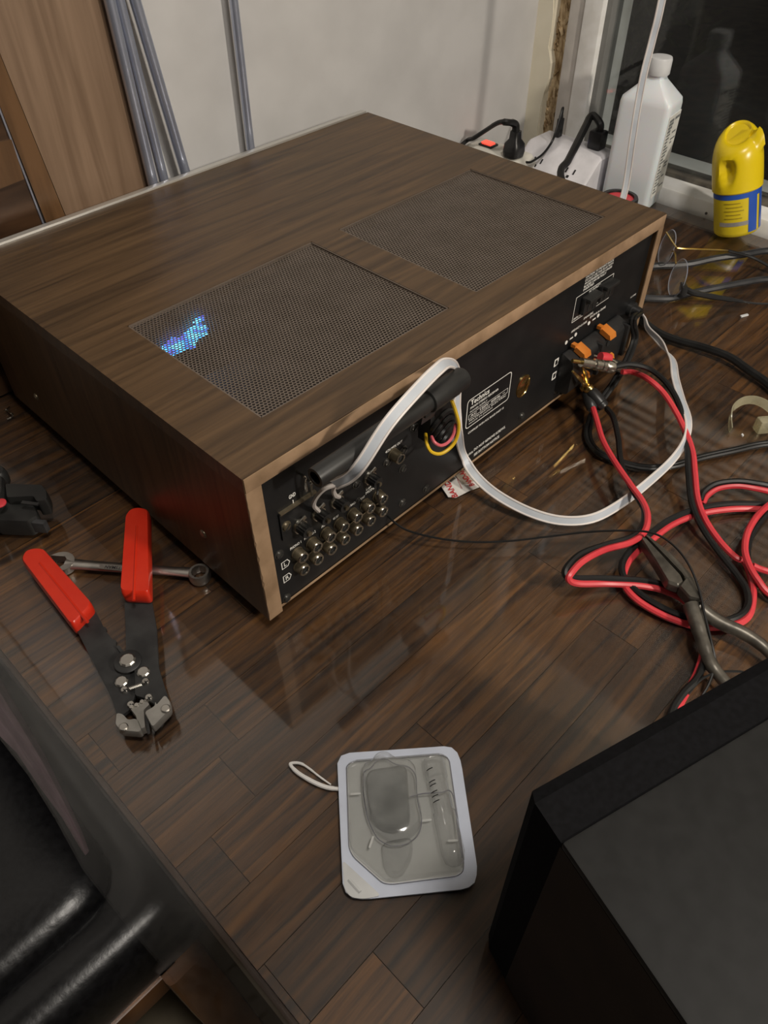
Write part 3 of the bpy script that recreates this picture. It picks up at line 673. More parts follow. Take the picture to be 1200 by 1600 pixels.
MB().tube([rp(706, 626, -.024), rp(713, 646, -.028), rp(717, 666, -.030), rp(713, 686, -.030), rp(703, 700, -.029), rp(688, 709, -.027), rp(674, 706, -.024), rp(667, 694, -.020), rp(665, 678, -.012)], .0013, n=7).build('yellow_wire', M_yellow_w, rc)
MB().tube([rp(712, 662, -.027), rp(708, 680, -.028), rp(699, 692, -.028), rp(688, 696, -.027), rp(679, 691, -.025), rp(674, 682, -.020)], .0012, n=7).build('pink_wire', M_pink_w, rc)
MB().tube([rp(708, 624, -.023), rp(712, 640, -.026), rp(713, 655, -.027), rp(712, 664, -.026)], .0010, n=6).build('white_wire', M_white_w, rc)

# ------------------------------------------------------------------ cables
def cable(name, paths, label, cat='cable', group=None, n=8, sub=6):
    """paths: list of (part name, points, radius, material)"""
    base = min((p for q in paths for p in q[1]), key=lambda v: v.z)
    t = thing(name, (base.x, base.y, max(base.z, 0) * 0), label, cat, group)
    for nm, pts, r, m_ in paths: MB().tube(pts, r, n=n, sub=sub).build(nm, m_, t)
    return t
def ZP(lst): return [Z(*q) if len(q) == 3 else Z(q[0], q[1], .003) for q in lst]

# flat white antenna ribbon
def ribbon(pts, wdirs, width, name, parent):
    P = spline(pts, 6); Wd = spline(wdirs, 6); T = tangents(P); W2, N2 = [], []
    for p_, w_, t_ in zip(P, Wd, T):
        w2 = (w_ - t_ * w_.dot(t_)).normalized(); W2.append(w2); N2.append(t_.cross(w2).normalized())
    MB().strip(P, W2, N2, width, .0006).build('ribbon_web', M_ribbon, parent, smooth=True)
    for s_ in (-1, 1):
        MB().tube([p_ + w_ * s_ * width * .42 for p_, w_ in zip(P, W2)], .00095, n=6, raw=True).build('ribbon_conductor', M_ribbon_e, parent)
rb = thing('antenna_ribbon', (.10, -.05, 0), 'flat white antenna ribbon looping from the black rear panel over the table and up', 'antenna lead')
pts = []; wd = []
def rbp(p_, w_): pts.append(p_); wd.append(V(w_))
rbp(Y(522, 757, -.022), (-.25, .7, .6)); rbp(Y(545, 746, -.032), (-.25, .75, .55)); rbp(Y(567, 722, -.040), (-.25, .75, .55)); rbp(Y(607, 661, -.042), (-.25, .75, .55)); rbp(Y(656, 605, -.040), (-.25, .75, .55))
rbp(Y(684, 577, -.034), (-.15, .8, .5)); rbp(Y(699, 567, -.026), (.15, .85, .45)); rbp(Y(713, 574, -.016), (.75, .55, .3)); rbp(Y(715, 600, -.010), (1, .1, .0)); rbp(Y(714, 640, -.012), (1, 0, 0)); rbp(Y(717, 680, -.017), (1, 0, .1))
rbp(Z(724, 711, .031), (.9, .2, .4)); rbp(Z(742, 742, .020), (.75, .3, .5)); rbp(Z(775, 772, .014), (.6, .4, .6)); rbp(Z(825, 799, .010), (.4, .5, .75)); rbp(Z(875, 813, .008), (.2, .5, .8))
rbp(Z(925, 810, .008), (-.1, .6, .75)); rbp(Z(970, 787, .010), (-.2, .6, .75)); rbp(Z(1015, 752, .014), (-.3, .6, .75)); rbp(Z(1052, 717, .022), (-.5, .5, .7)); rbp(Z(1072, 685, .030), (-.8, .3, .5)); rbp(Z(1075, 655, .034), (-1, .1, .3))
rbp(Z(1064, 622, .032), (-1, -.2, .2)); rbp(Z(1055, 590, .028), (-1, -.2, .2)); rbp(Z(1050, 560, .022), (-.9, -.3, .3)); rbp(Z(1030, 533, .015), (-.4, -.6, .6)); rbp(Z(1012, 513, .012), (-.5, -.5, .7)); rbp(Z(1004, 492, .012), (-.8, -.4, .4))
rbp(V((.56, .055, .012)), (-.7, .7, .2)); rbp(V((.63, .115, .018)), (-.7, .7, .2)); rbp(V((.672, .143, .04)), (-.7, .7, .2))
rbp(Y(978, 290, .148), (-.7, .7, 0)); rbp(Y(988, 220, .148), (-.7, .7, 0)); rbp(Y(1003, 130, .150), (-.7, .7, 0)); rbp(Y(1020, 60, .150), (-.75, .65, 0)); rbp(Y(1036, -8, .150), (-.7, .7, 0)); rbp(V((.69, .16, .42)), (-.7, .7, 0)); rbp(V((.74, .19, .72)), (-.7, .7, 0))
ribbon(pts, wd, .0076, 'antenna_ribbon', rb)
MB().tube([Y(524, 757, -.022), Y(508, 763, -.018), Y(496, 775, -.012), Y(490, 789, -.006), posts[1] + V((-.002, -.004, .006))], .0016, n=6).build('lead_end', M_ribbon_e, rb)
MB().tube([Y(524, 757, -.022), Y(521, 766, -.014), Y(524, 774, -.008), posts[2] + V((0, -.004, .006))], .0016, n=6).build('lead_end', M_ribbon_e, rb)

# receiver mains cord (twin)
pc = [V((rear(984, 482).x, -.007, rear(984, 482).z)), Y(989, 500, -.014), Z(992, 527, .045), Z(981, 560, .033), Z(960, 597, .022), Z(938, 628, .012), Z(923, 655, .006), Z(919, 682, .004), Z(932, 704, .0035), Z(962, 719, .0035), Z(1005, 730, .0035), Z(1050, 728, .0035), Z(1095, 715, .0035), Z(1145, 704, .0035), Z(1200, 693, .0035), Z(1290, 690, .0035), V((.545, -.30, .0035)), V((.60, -.55, .0035)), V((.62, -.90, .0035))]
T = tangents(pc); up = V((0, 0, 1))
off = [(t_.cross(up).normalized() if abs(t_.z) < .95 else V((1, 0, 0))) * .0016 for t_ in T]
cable('mains_cable', [('cord_wire', [p + o for p, o in zip(pc, off)], .0021, M_rubber), ('cord_wire', [p - o for p, o in zip(pc, off)], .0021, M_rubber)], 'black twin mains cord leaving the receiver and curling over the table')
cable('mains_cable', [('cord_sheath', ZP([(985, 478, .004), (1006, 503, .004), (1030, 520, .0042), (1060, 532, .005), (1100, 543, .007), (1140, 558, .007), (1172, 580, .006), (1205, 604, .005)]) + [Z(1290, 680, .005), V((.445, -.33, .005)), V((.47, -.55, .005)), V((.56, -.90, .005))], .0042, M_rubber)], 'thick round black cord passing behind the clear plastic strap')
cable('mains_cable', [('cord_sheath', ZP([(1003, 418, .004), (1030, 415, .004), (1073, 413, .005), (1117, 404, .009), (1160, 398, .012), (1205, 392, .012)]) + [V((.800, -.055, .008)), V((.800, -.16, .005)), V((.79, -.40, .005)), V((.77, -.80, .005))], .0042, M_grey_cord)], 'grey black cord running under the upper temple of the eyeglasses')
cable('mains_cable', [('cord_sheath', ZP([(990, 463, .004), (1018, 466, .004), (1049, 466, .004), (1080, 458, .005), (1122, 449, .009), (1165, 441, .010), (1205, 436, .010)]) + [V((.757, -.09, .008)), V((.765, -.20, .005)), V((.74, -.45, .005)), V((.72, -.80, .005))], .0038, M_grey_cord)], 'grey black cord running beneath the lower temple of the eyeglasses')

# speaker cables, red and black conductors side by side
RR = .0026
blackA = [Y(958, 573, -.033), Y(985, 569, -.042), Z(1015, 577, .048), Z(1040, 597, .044), Z(1058, 625, .038), Z(1068, 660, .032), Z(1074, 700, .026), Z(1076, 740, .020), Z(1081, 785, .014), Z(1095, 820, .010), Z(1120, 858, .006), Z(1148, 893, .004), Z(1166, 920, .004), Z(1169, 945, .004), Z(1155, 962, .004), Z(1125, 971, .004), Z(1085, 968, .004), Z(1040, 952, .005), Z(1000, 928, .006), Z(976, 903, .008), Z(972, 882, .009), Z(985, 860, .010), Z(1012, 837, .011), Z(1045, 813, .011), Z(1080, 798, .010), Z(1120, 789, .008), Z(1165, 787, .006), Z(1215, 792, .004), Z(1290, 820, .004), V((.385, -.34, .003)), V((.43, -.55, .003)), V((.45, -.90, .003))]
redA = [Y(972, 581, -.033), Y(990, 582, -.040), Z(1012, 592, .046), Z(1035, 612, .043), Z(1054, 640, .038), Z(1070, 672, .032), Z(1082, 705, .026), Z(1086, 740, .020), Z(1090, 778, .014), Z(1102, 812, .010), Z(1124, 845, .006), Z(1148, 870, .005), Z(1163, 878, .004), Z(1172, 898, .003), Z(1177, 925, .003), Z(1172, 958, .003), Z(1155, 974, .003), Z(1120, 980, .003), Z(1080, 977, .003), Z(1035, 961, .004), Z(995, 937, .005), Z(975, 912, .006), Z(978, 886, .006), Z(993, 865, .007), Z(1018, 844, .008), Z(1048, 821, .008), Z(1083, 806, .007), Z(1120, 798, .006), Z(1165, 795, .004), Z(1215, 800, .003), Z(1290, 828, .003), V((.379, -.34, .003)), V((.424, -.55, .003)), V((.444, -.90, .003))]
t = cable('speaker_cable', [('black_conductor', blackA, RR, M_rubber), ('red_conductor', redA, RR, M_red)], 'red and black speaker cable falling from the silver plugs into a wide loop')
redB = [Z(925, 632, .022), Z(932, 655, .022), Z(942, 688, .022), Z(961, 722, .022), Z(985, 757, .022), Z(1005, 785, .021), Z(1012, 808, .020), Z(1006, 832, .020), Z(984, 848, .021), Z(945, 859, .023), Z(912, 876, .025), Z(893, 895, .024), Z(889, 906, .021), Z(905, 912, .016), Z(950, 912, .010), Z(1000, 915, .007), Z(1040, 924, .004), Z(1075, 945, .003), Z(1100, 1000, .003), Z(1090, 1050, .003), Z(1065, 1095, .003), Z(1050, 1135, .003), Z(1048, 1200, .003)]
blackB = [Z(948, 638, .020), Z(958, 652, .020), Z(966, 685, .019), Z(969, 715, .017), Z(976, 740, .016), Z(990, 768, .016), Z(1006, 795, .017), Z(1004, 822, .017), Z(985, 840, .020), Z(945, 852, .022), Z(907, 866, .025), Z(886, 886, .025), Z(884, 899, .022), Z(898, 904, .018), Z(940, 904, .013), Z(1000, 907, .009), Z(1042, 916, .006), Z(1080, 940, .006), Z(1104, 1000, .005), Z(1092, 1055, .006), Z(1066, 1085, .006), Z(1048, 1120, .005), Z(1042, 1200, .004)]
cable('speaker_cable', [('red_conductor', redB, RR, M_red), ('black_conductor', blackB, RR, M_rubber)], 'red and black speaker cable hanging from the gold plugs, bent back sharply')
redC = [Z(1098, 788, .004), Z(1104, 775, .006), Z(1122, 763, .009), Z(1150, 759, .011), Z(1180, 763, .012), Z(1215, 772, .010), Z(1290, 800, .006), V((.408, -.33, .003)), V((.48, -.55, .003)), V((.50, -.90, .003))]
blackC = [Z(1094, 782, .006), Z(1100, 768, .009), Z(1119, 756, .012), Z(1150, 752, .014), Z(1180, 755, .015), Z(1215, 763, .013), Z(1290, 790, .008), V((.414, -.33, .003)), V((.486, -.55, .003)), V((.506, -.90, .003))]
cable('speaker_cable', [('red_conductor', redC, RR, M_red), ('black_conductor', blackC, RR, M_rubber)], 'short arch of red and black speaker cable at the right picture edge')
redD = [V((.33, -.46, .003)), V((.40, -.36, .003)), V((.412, -.27, .003)), Z(1240, 770, .004), Z(1210, 783, .006), Z(1186, 803, .010), Z(1169, 830, .012), Z(1164, 858, .012), Z(1170, 882, .011), Z(1184, 906, .009), Z(1206, 930, .006), Z(1260, 950, .004), V((.272, -.33, .003)), V((.25, -.42, .003)), V((.24, -.60, .003))]
redE = [Z(1176, 884, .006), Z(1190, 890, .004), Z(1215, 895, .004), Z(1270, 890, .004), V((.345, -.31, .003)), V((.355, -.38, .003)), V((.33, -.46, .003))]
blackD = [V((.325, -.455, .003)), V((.394, -.36, .003)), V((.406, -.27, .003)), Z(1244, 776, .003), Z(1214, 790, .003), Z(1190, 812, .004), Z(1173, 838, .005), Z(1168, 866, .005), Z(1174, 893, .005), Z(1190, 917, .004), Z(1208, 936, .003), Z(1260, 957, .003), V((.266, -.33, .003)), V((.244, -.42, .003)), V((.234, -.60, .003))]
cable('speaker_cable', [('red_conductor', redD, RR, M_red), ('red_conductor', redE, RR, M_red), ('black_conductor', blackD, RR, M_rubber)], 'upright red loop of speaker cable beside the pliers at the picture edge')
# thin black lead
cable('antenna_wire', [('wire', [Y(592, 756, -.016), Y(590, 775, -.024), Z(598, 796, .030), Z(615, 815, .022), Z(640, 830, .016), Z(690, 842, .012), Z(745, 847, .010), Z(800, 845, .010), Z(860, 838, .012), Z(920, 831, .018), Z(980, 829, .026), Z(1020, 833, .030), Z(1050, 850, .030), Z(1075, 880, .028), Z(1092, 920, .024), Z(1101, 960, .020), Z(1112, 1005, .016), Z(1117, 1035, .012), Z(1108, 1068, .008), Z(1088, 1105, .004), Z(1075, 1160, .003)], .0009, M_rubber)], 'thin black wire snaking from the rear panel across to the pliers', n=6)
cable('thin_wire', [('wire', [Z(1075, 1085, .004), Z(1095, 1062, .008), Z(1120, 1051, .010), Z(1145, 1049, .010), Z(1168, 1052, .008), Z(1200, 1068, .004)], .0009, M_rubber)], 'short thin dark wire beside the black speaker corner', n=6)

# banana plugs
def plug(a, b, prof, m_, name='banana_plug', label='', extra=None, grp=None):
    t = thing(name, (a.x, a.y, 0), label, 'plug', grp)
    MB().lathe(a, b, prof, 18).build('plug_body', m_, t)
    return t
sa, sb = Y(908, 566, -.016), Y(958, 574, -.032)
t = plug(sa, sb, [(0, .0042), (.3, .0044), (.32, .0038), (.38, .0038), (.40, .0052), (.52, .0052), (.54, .0045), (.60, .0045), (.62, .0053), (.72, .0053), (.74, .0047), (.78, .0056), (.97, .0056), (1, .0046)], M_brightrim, label='silver plug with ribbed barrel and black cable at the speaker terminals')
MB().cyl(sa, sa + (sa - sb).normalized() * .010, .0019, n=10).build('plug_prong', M_gold, t)
MB().cyl(sb - (sb - sa).normalized() * .001, sb + (sb - sa).normalized() * .0015, .0043, n=14).build('plug_end', M_blackp, t)
s2a, s2b = Y(925, 562, -.012), Y(973, 578, -.030)
t = plug(s2a + V((.004, .004, -.001)), s2b + V((.004, .004, -.001)), [(0, .0045), (.55, .0048), (.6, .0056), (.97, .0056), (1, .0048)], M_brightrim, label='silver plug with red ring half hidden behind the ribbed silver one')
rr0 = Y(944, 559, -.020); MB().lathe(rr0 + V((-.004, .002, .002)), rr0 + V((.005, -.003, -.002)), [(0, .0044), (.5, .0050), (1, .0044)], 16).build('red_ring', M_red, t)
g0, g1, gc, ge = Y(895, 580, -.013), Y(910, 573, -.013), Z(918, 605, .032), Z(944, 637, .021)
t = thing('banana_plug', (gc.x, gc.y, 0), 'gold pronged plug with a fat black barrel below the terminals', 'plug')
ax = (ge - gc).normalized()
MB().tube([g0, g0.lerp(gc, .55), gc], [.0012, .0017, .0022], n=8).build('plug_prong', M_gold, t)
MB().tube([g1, g1.lerp(gc, .55) + V((.001, 0, .001)), gc], [.0012, .0020, .0024], n=8).build('plug_prong', M_gold, t)
MB().lathe(gc - ax * .001, gc + ax * .005, [(0, .0035), (.2, .0048), (.5, .0052), (.8, .0046), (1, .0040)], 18).build('plug_collar', M_gold, t)
MB().lathe(gc + ax * .0045, gc + ax * .024, [(0, .0045), (.1, .0056), (.6, .0062), (.75, .0062), (.78, .0055), (.85, .0058), (1, .0048)], 18).build('plug_body', M_blackp, t)
h0_, h1_ = Z(917, 612, .026), Z(926, 640, .020)
t = thing('banana_plug', (h0_.x, h0_.y, 0), 'gold and black plug on the red conductor, tucked under its twin', 'plug')
MB().lathe(h0_ + V((0, .006, .004)), h0_, [(0, .0030), (.5, .0042), (1, .0040)], 16).build('plug_collar', M_gold, t)
MB().lathe(h0_, h1_, [(0, .0046), (.1, .0054), (.7, .0058), (.9, .0052), (1, .0040)], 18).build('plug_body', M_blackp, t)

# ------------------------------------------------------------------ wire strippers
ws = thing('wire_strippers', (Z(205, 1000).x, Z(205, 1000).y, 0), 'open wire strippers with red grips lying across the wrench', 'strippers')
def zprism(poly, z0, z1, r=0, taper=None):
    P = [Z(a, b, z0) for a, b in poly]
    if r: P = rpoly(P, r)
    return MB().prism(P, (0, 0, z1 - z0))
def slab(poly, z0, z1, r, bev):
    """rounded-edge slab: polygon on z, softened rim"""
    P = rpoly([Z(a, b, z0) for a, b in poly], r, 5); c = sum(P, V()) / len(P)
    def ins(d, z): return [V((p.x + (c.x - p.x) * d / max((c - p).length, .004), p.y + (c.y - p.y) * d / max((c - p).length, .004), z)) for p in P]
    h = z1 - z0
    return MB().rings([ins(bev, z0), ins(bev * .3, z0 + h * .12), ins(0, z0 + h * .35), ins(0, z0 + h * .65), ins(bev * .3, z0 + h * .88), ins(bev, z1)])
def grip(poly, ridge, z0):
    g_ = slab(poly, z0, z0 + .014, .004, .0022).build('red_grip', M_redgrip, ws)
    a, b = Z(*ridge[0], z0 + .0135), Z(*ridge[1], z0 + .0135)
    MB().tube([a, a.lerp(b, .5), b], .0012, n=6).build('grip_seam', M_redgrip, g_)
grip([(41, 890), (48, 877), (60, 873), (76, 873), (154, 962), (122, 996)], ((62, 880), (137, 972)), .004)
grip([(202, 822), (210, 812), (222, 809), (238, 812), (240, 946), (195, 944)], ((214, 822), (209, 938)), .012)
def flat(poly, z0, z1, name='steel_arm', m_=None, r=.0015): return zprism(poly, z0, z1, r).build(name, m_ or M_dsteel, ws, smooth=False)
flat([(120, 985), (150, 958), (160, 975), (163, 983), (168, 984), (167, 990), (178, 1003), (184, 1004), (182, 1011), (190, 1022), (212, 1022), (216, 1040), (212, 1062), (213, 1090), (205, 1112), (186, 1126), (178, 1100), (160, 1062), (142, 1028)], .0055, .0085)
flat([(196, 938), (238, 940), (246, 985), (249, 1045), (258, 1075), (265, 1094), (247, 1106), (226, 1094), (213, 1090), (212, 1050), (192, 1040), (194, 1026), (199, 1018)], .0087, .0117)
flat([(187, 1010), (196, 1022), (192, 1026), (182, 1012)], .0087, .0105)
def bolt(px, py, r, z, h, m_=None, n=10):
    p = Z(px, py, z); return MB().lathe(p, p + V((0, 0, h)), [(0, r), (.6, r), (.98, r * .80), (1, r * .78)], n).build('bolt', m_ or M_steel, ws, smooth=False)
pv = Z(200, 1034, .0118); MB().lathe(pv, pv + V((0, 0, .0012)), [(0, .0092), (.6, .0092), (1, .0085)], 24).build('pivot_washer', M_dsteel, ws)
bolt(200, 1033, .0056, .0128, .0024); bolt(224.5, 1051, .0044, .0115, .002); bolt(190.5, 1066, .0045, .0085, .002)
for a, b, z in ((228, 1066, .0117), (195, 1079, .0085), (233, 1091, .0117), (205, 1102, .0085)):
    bb = bolt(a, b, .0026, z, .002, n=12); p = Z(a, b, z + .0021)
    MB().obox(p, (.0015, 0, 0), (0, .00035, 0), (0, 0, .0002)).obox(p, (.00035, 0, 0), (0, .0015, 0), (0, 0, .0002)).build('bolt_slot', M_slot, bb, smooth=False)
for a, b in ((207, 1108), (215, 1105), (223.5, 1100), (231, 1097)): bolt(a, b, .0017, .0088, .0035)
s0, s1 = Z(200, 1077, .0115), Z(222, 1069, .0125)
MB().tube([s0.lerp(s1, k / 72) + V((0, math.cos(k * .9) * .0012, math.sin(k * .9) * .0012)) for k in range(73)], .00032, n=5, raw=True).build('spring', M_steel, ws)
lj = slab([(186, 1122), (196, 1124), (204, 1133), (219, 1131), (226, 1150), (222, 1153), (192, 1151), (184, 1141)], .006, .0135, .002, .0006).build('jaw', M_cast, ws)
slab([(246, 1104), (248, 1110), (262, 1094), (270, 1104), (271, 1117), (242, 1146), (229, 1122), (245, 1112)], .008, .0155, .002, .0006).build('jaw', M_cast, ws)
slab([(206, 1114), (232, 1101), (238, 1109), (229, 1118), (231, 1146), (222, 1149), (216, 1128)], .004, .0115, .001, .0004).build('cutter_block', M_cast, ws)
zprism([(226, 1119), (231, 1116), (235, 1146), (231, 1148)], .0115, .0118).build('jaw_gap', M_dsteel, ws, smooth=False)
bolt(193.5, 1137, .0030, .0135, .0015, M_steel, 16); bolt(259, 1108, .0031, .0155, .0015, M_steel, 16)

# combination wrench
wrench = thing('combination_wrench', (Z(200, 893).x, Z(200, 893).y, 0), 'steel combination wrench lying under the red grips', 'wrench')
w0, w1 = Z(104, 882, .004), Z(300, 896, .004); wx = (w1 - w0).normalized(); wy = V((-wx.y, wx.x, 0))
R = []
for t, hw, ht in ((0, .0062, .0028), (.06, .0052, .0026), (.15, .0046, .0024), (.5, .0044, .0022), (.88, .0042, .0022), (1, .0048, .0026)):
    c = w0.lerp(w1, t) + V((0, 0, .001)); R.append([c + wy * hw * math.cos(6.2832 * k / 12) + V((0, 0, ht * math.sin(6.2832 * k / 12))) for k in range(12)])
MB().rings(R).build('shaft', M_steel, wrench)
oc = Z(96, 881, .0045); P = []
for k in range(22):
    a = math.radians(52 + 256 * k / 21); P.append(oc + (-wx * 1) * math.cos(a) * .0108 + wy * math.sin(a) * .0098)
inn = [oc - wx * .0098 - wy * .0052, oc + wx * .0020 - wy * .0052, oc + wx * .0045 - wy * .002, oc + wx * .0045 + wy * .002, oc + wx * .0020 + wy * .0052, oc - wx * .0098 + wy * .0052]
Pj = P + inn
MB().prism([p - V((0, 0, .0035)) for p in Pj], (0, 0, .0065)).build('open_jaw', M_steel, wrench, smooth=False)
bc = Z(312, 898, .0045)
MB().rings([[bc + V((0, 0, dz)) + (wx * math.cos(6.2832 * k / 24) + wy * math.sin(6.2832 * k / 24)) * (r * (1 + (.07 if (ins and k % 2) else 0))) for k in range(24)] for r, dz, ins in ((.0078, -.0042, 0), (.0084, -.002, 0), (.0084, .002, 0), (.0076, .0042, 0), (.0056, .0042, 1), (.0054, .003, 1), (.0054, -.003, 1), (.0056, -.0042, 1))], closed=True).build('box_end', M_steel, wrench)
q0, q1 = Z(155, 884.5, .0080), Z(200, 889, .0080)
MB().prism(rpoly([q0 + wy * .0024, q1 + wy * .0024, q1 + wx * .008 - wy * .0024 + wy * .0048, q1 + wx * .008 - wy * .0024, q0 - wy * .0024], .001), (0, 0, -.0012)).build('name_recess', M_steel, wrench, smooth=False)
text('CRAFTSMAN', 'stamped_text', M_dsteel, wrench, q1 + wx * .004 + V((0, 0, .0003)) + wy * .0016, -wx, -wy, width=.022, height=.0030)

# crimping tool at the left edge
cr = thing('automatic_stripper', (Z(10, 810).x, Z(10, 810).y, 0), 'black gun shaped wire stripper with red spot at the left edge', 'stripping tool')
slab([(-60, 742), (0, 766), (24, 778), (24, 800), (20, 812), (0, 838), (-70, 850)], .004, .030, .004, .002).build('tool_body', M_blackm, cr)
slab([(18, 777), (76, 778), (84, 789), (84, 803), (68, 806), (64, 798), (20, 799)], .012, .028, .002, .001).build('upper_jaw', M_blackm, cr)
slab([(10, 804), (56, 809), (66, 813), (71, 828), (54, 838), (0, 836)], .003, .020, .002, .001).build('lower_jaw', M_blackm, cr)
a = Z(64, 822, .012); MB().obox(a, (.0022, .0012, 0), (-.003, .0042, 0), (0, 0, .0055), .0008).build('jaw_insert', M_grey_cord, cr)
slab([(-20, 747), (12, 746), (20, 752), (18, 760), (6, 768), (-20, 768)], .010, .026, .003, .002).build('trigger_knob', M_blackm, cr)
p = Z(0, 787, .0302); MB().lathe(p, p + V((0, 0, .0015)), [(0, .0050), (.6, .005), (1, .004)], 18).build('red_button', M_red, cr)
a, b = Z(34, 785, .0285), Z(60, 788, .0285)
MB().obox((a + b) / 2, (b - a) / 2, V((-(b - a).y, (b - a).x, 0)).normalized() * .0015, (0, 0, .0006)).build('jaw_blade', M_blackp, cr, smooth=False)
slab([(-300, 800), (-60, 742), (-60, 775), (-300, 845)], .004, .026, .004, .002).build('handle', M_blackm, cr)
slab([(-290, 900), (-60, 815), (-60, 850), (-280, 960)], .004, .026, .004, .002).build('handle', M_blackm, cr)

# small metal scraps
sc = thing('metal_clip', (Z(12, 648).x, Z(12, 648).y, 0), 'tiny bent metal clip on the table at the left edge', 'clip')
MB().tube([Z(10, 640, .001), Z(16, 645, .004), Z(20, 648, .003), Z(17, 652, .001), Z(11, 655, .001)], .0009, n=6).build('clip_wire', M_brightrim, sc)
MB().tube([Z(6, 643, .001), Z(10, 640, .003), Z(15, 636, .001)], .0008, n=6).build('clip_arm', M_brightrim, sc)

# ------------------------------------------------------------------ needle nose pliers
pl = thing('needle_nose_pliers', (Z(1080, 940).x, Z(1080, 940).y, 0), 'worn grey needle nose pliers lying on the cable loop', 'pliers')
def pz(a, b): return Z(a, b, .012)
def pslab(poly, h):
    P = rpoly([pz(*q) for q in poly], .001, 3); c = sum(P, V()) / len(P)
    ins = lambda d, z: [V((p.x + (c.x - p.x) * d, p.y + (c.y - p.y) * d, .012 + z)) for p in P]
    return MB().rings([ins(.06, 0), ins(0, .0015), ins(0, h - .002), ins(.10, h)])
pslab(((995, 849), (999, 847), (1030, 880), (1060, 913), (1064, 922), (1056, 928), (1040, 922), (1020, 888)), .0095).build('jaw', M_plier, pl, smooth=False)
pslab(((1001, 846), (1004, 845), (1046, 880), (1076, 911), (1078, 918), (1066, 916), (1062, 910), (1034, 880)), .0095).build('jaw', M_plier, pl, smooth=False)
pslab(((1056, 928), (1066, 915), (1077, 912), (1090, 938), (1094, 950), (1084, 949), (1072, 946)), .0100).build('pivot_joint', M_plier, pl, smooth=False)
MB().tube([Z(1079, 945, .016), Z(1090, 975, .014), Z(1100, 1005, .012), Z(1111, 1037, .010), Z(1126, 1058, .009), Z(1142, 1078, .009), Z(1160, 1110, .009)], [.0058, .0056, .0052, .0046, .0042, .004, .004], n=10).build('handle', M_plier, pl)
MB().tube([Z(1091, 948, .016), Z(1108, 962, .014), Z(1130, 975, .012), Z(1157, 987, .011), Z(1182, 1002, .010), Z(1205, 1022, .009), Z(1240, 1060, .009)], [.0052, .0052, .005, .0048, .0045, .0042, .004], n=10).build('handle', M_plier, pl)

# ------------------------------------------------------------------ adhesive bandage wrapper
bw = thing('bandage_wrapper', (Z(715, 765).x, Z(715, 765).y, 0), 'crumpled white bandage wrapper with red lettering by the receiver', 'wrapper')
P = [Z(a, b, .0012) for a, b in ((690, 762), (700, 777), (712, 778), (732, 768), (752, 760), (744, 742), (728, 733), (712, 744), (700, 752))]
MB().prism(P, (0, 0, .0008)).build('wrapper_sheet', M_wrapper, bw, smooth=False)
MB().prism([Z(a, b, .0022) for a, b in ((712, 744), (728, 733), (733, 742), (741, 752), (722, 757))], (0, 0, .0006)).build('wrapper_flap', M_flap, bw, smooth=False)
a, b = Z(716, 776, .0023), Z(702, 751, .0023); xd = (b - a).normalized(); yd = V((-xd.y, xd.x, 0))
text('BAND', 'printed_text', M_redink, bw, a, xd, yd, width=(b - a).length, height=.0052, bold=True)
a, b = Z(742, 758, .0031), Z(724, 735, .0031); xd = (b - a).normalized(); yd = V((-xd.y, xd.x, 0))
text('BAND-AID', 'printed_text', M_redink, bw, a, xd, yd, width=(b - a).length * 1.15, height=.0050, bold=True)
a, b = Z(723, 763, .0023), Z(715, 745, .0023); xd = (b - a).normalized(); yd = V((-xd.y, xd.x, 0))
text('Johnson & Johnson', 'printed_text', M_redink, bw, a, xd, yd, width=(b - a).length, height=.0016)

# ------------------------------------------------------------------ clear blister pack
bp_ = thing('blister_pack', (Z(637, 1290).x, Z(637, 1290).y, 0), 'empty clear plastic blister pack with frosted blue rim on the table', 'blister pack')
OUT = [(527, 1186), (540, 1178), (700, 1167), (712, 1172), (720, 1190), (746, 1360), (742, 1382), (728, 1390), (570, 1406), (548, 1404), (536, 1390)]
INN = [(541, 1196), (553, 1190), (690, 1179), (702, 1186), (725, 1345), (724, 1362), (714, 1369), (612, 1382), (598, 1380), (552, 1339), (545, 1325)]
zf = .0030
def ring_poly(po, pi, z0, z1, mat_, name):
    n = 72
    def resamp(poly, z):
        L_ = rpoly([Z(a, b, z) for a, b in poly], .010, 5); c = sum(L_, V()) / len(L_)
        out = []
        for k in range(n):
            an = 6.2832 * k / n; d = V((math.cos(an), math.sin(an), 0)); best = None
            for i in range(len(L_)):
                p, q = L_[i] - c, L_[(i + 1) % len(L_)] - c; e = q - p
                den = d.x * e.y - d.y * e.x
                if abs(den) < 1e-12: continue
                t = (p.x * e.y - p.y * e.x) / den; u = (p.x * d.y - p.y * d.x) / den
                if t > 0 and -1e-6 <= u <= 1 + 1e-6: best = t if best is None else max(best, t)
            out.append(c + d * (best or 0))
        return out
    o1, i1 = resamp(po, z0), resamp(pi, z0)
    up_ = V((0, 0, z1 - z0))
    return MB().rings([o1, [p + up_ for p in o1], [p + up_ for p in i1], i1], closed=True).build(name, mat_, bp_)
ring_poly(OUT, INN, zf, zf + .0012, M_flange, 'flange')
def lofted(poly, levels, mat_, name, r=.006):
    """dome/tray: polygon shrunk about its centre at each level (inset m, z)"""
    P = rpoly([Z(a, b, zf) for a, b in poly], r, 5); c = sum(P, V()) / len(P)
    R = [[V((p.x + (c.x - p.x) * d / (c - p).length, p.y + (c.y - p.y) * d / (c - p).length, z)) for p in P] for d, z in levels]
    return MB().rings(R).build(name, mat_, bp_)
lofted(INN, [(0, zf + .001), (.001, zf - .0015), (.002, zf - .002)], M_clear2, 'tray_floor', .005)
lofted(INN, [(.0006, zf + .001), (.0012, zf + .0045), (.0024, zf + .0055)], M_clear, 'cover', .005)
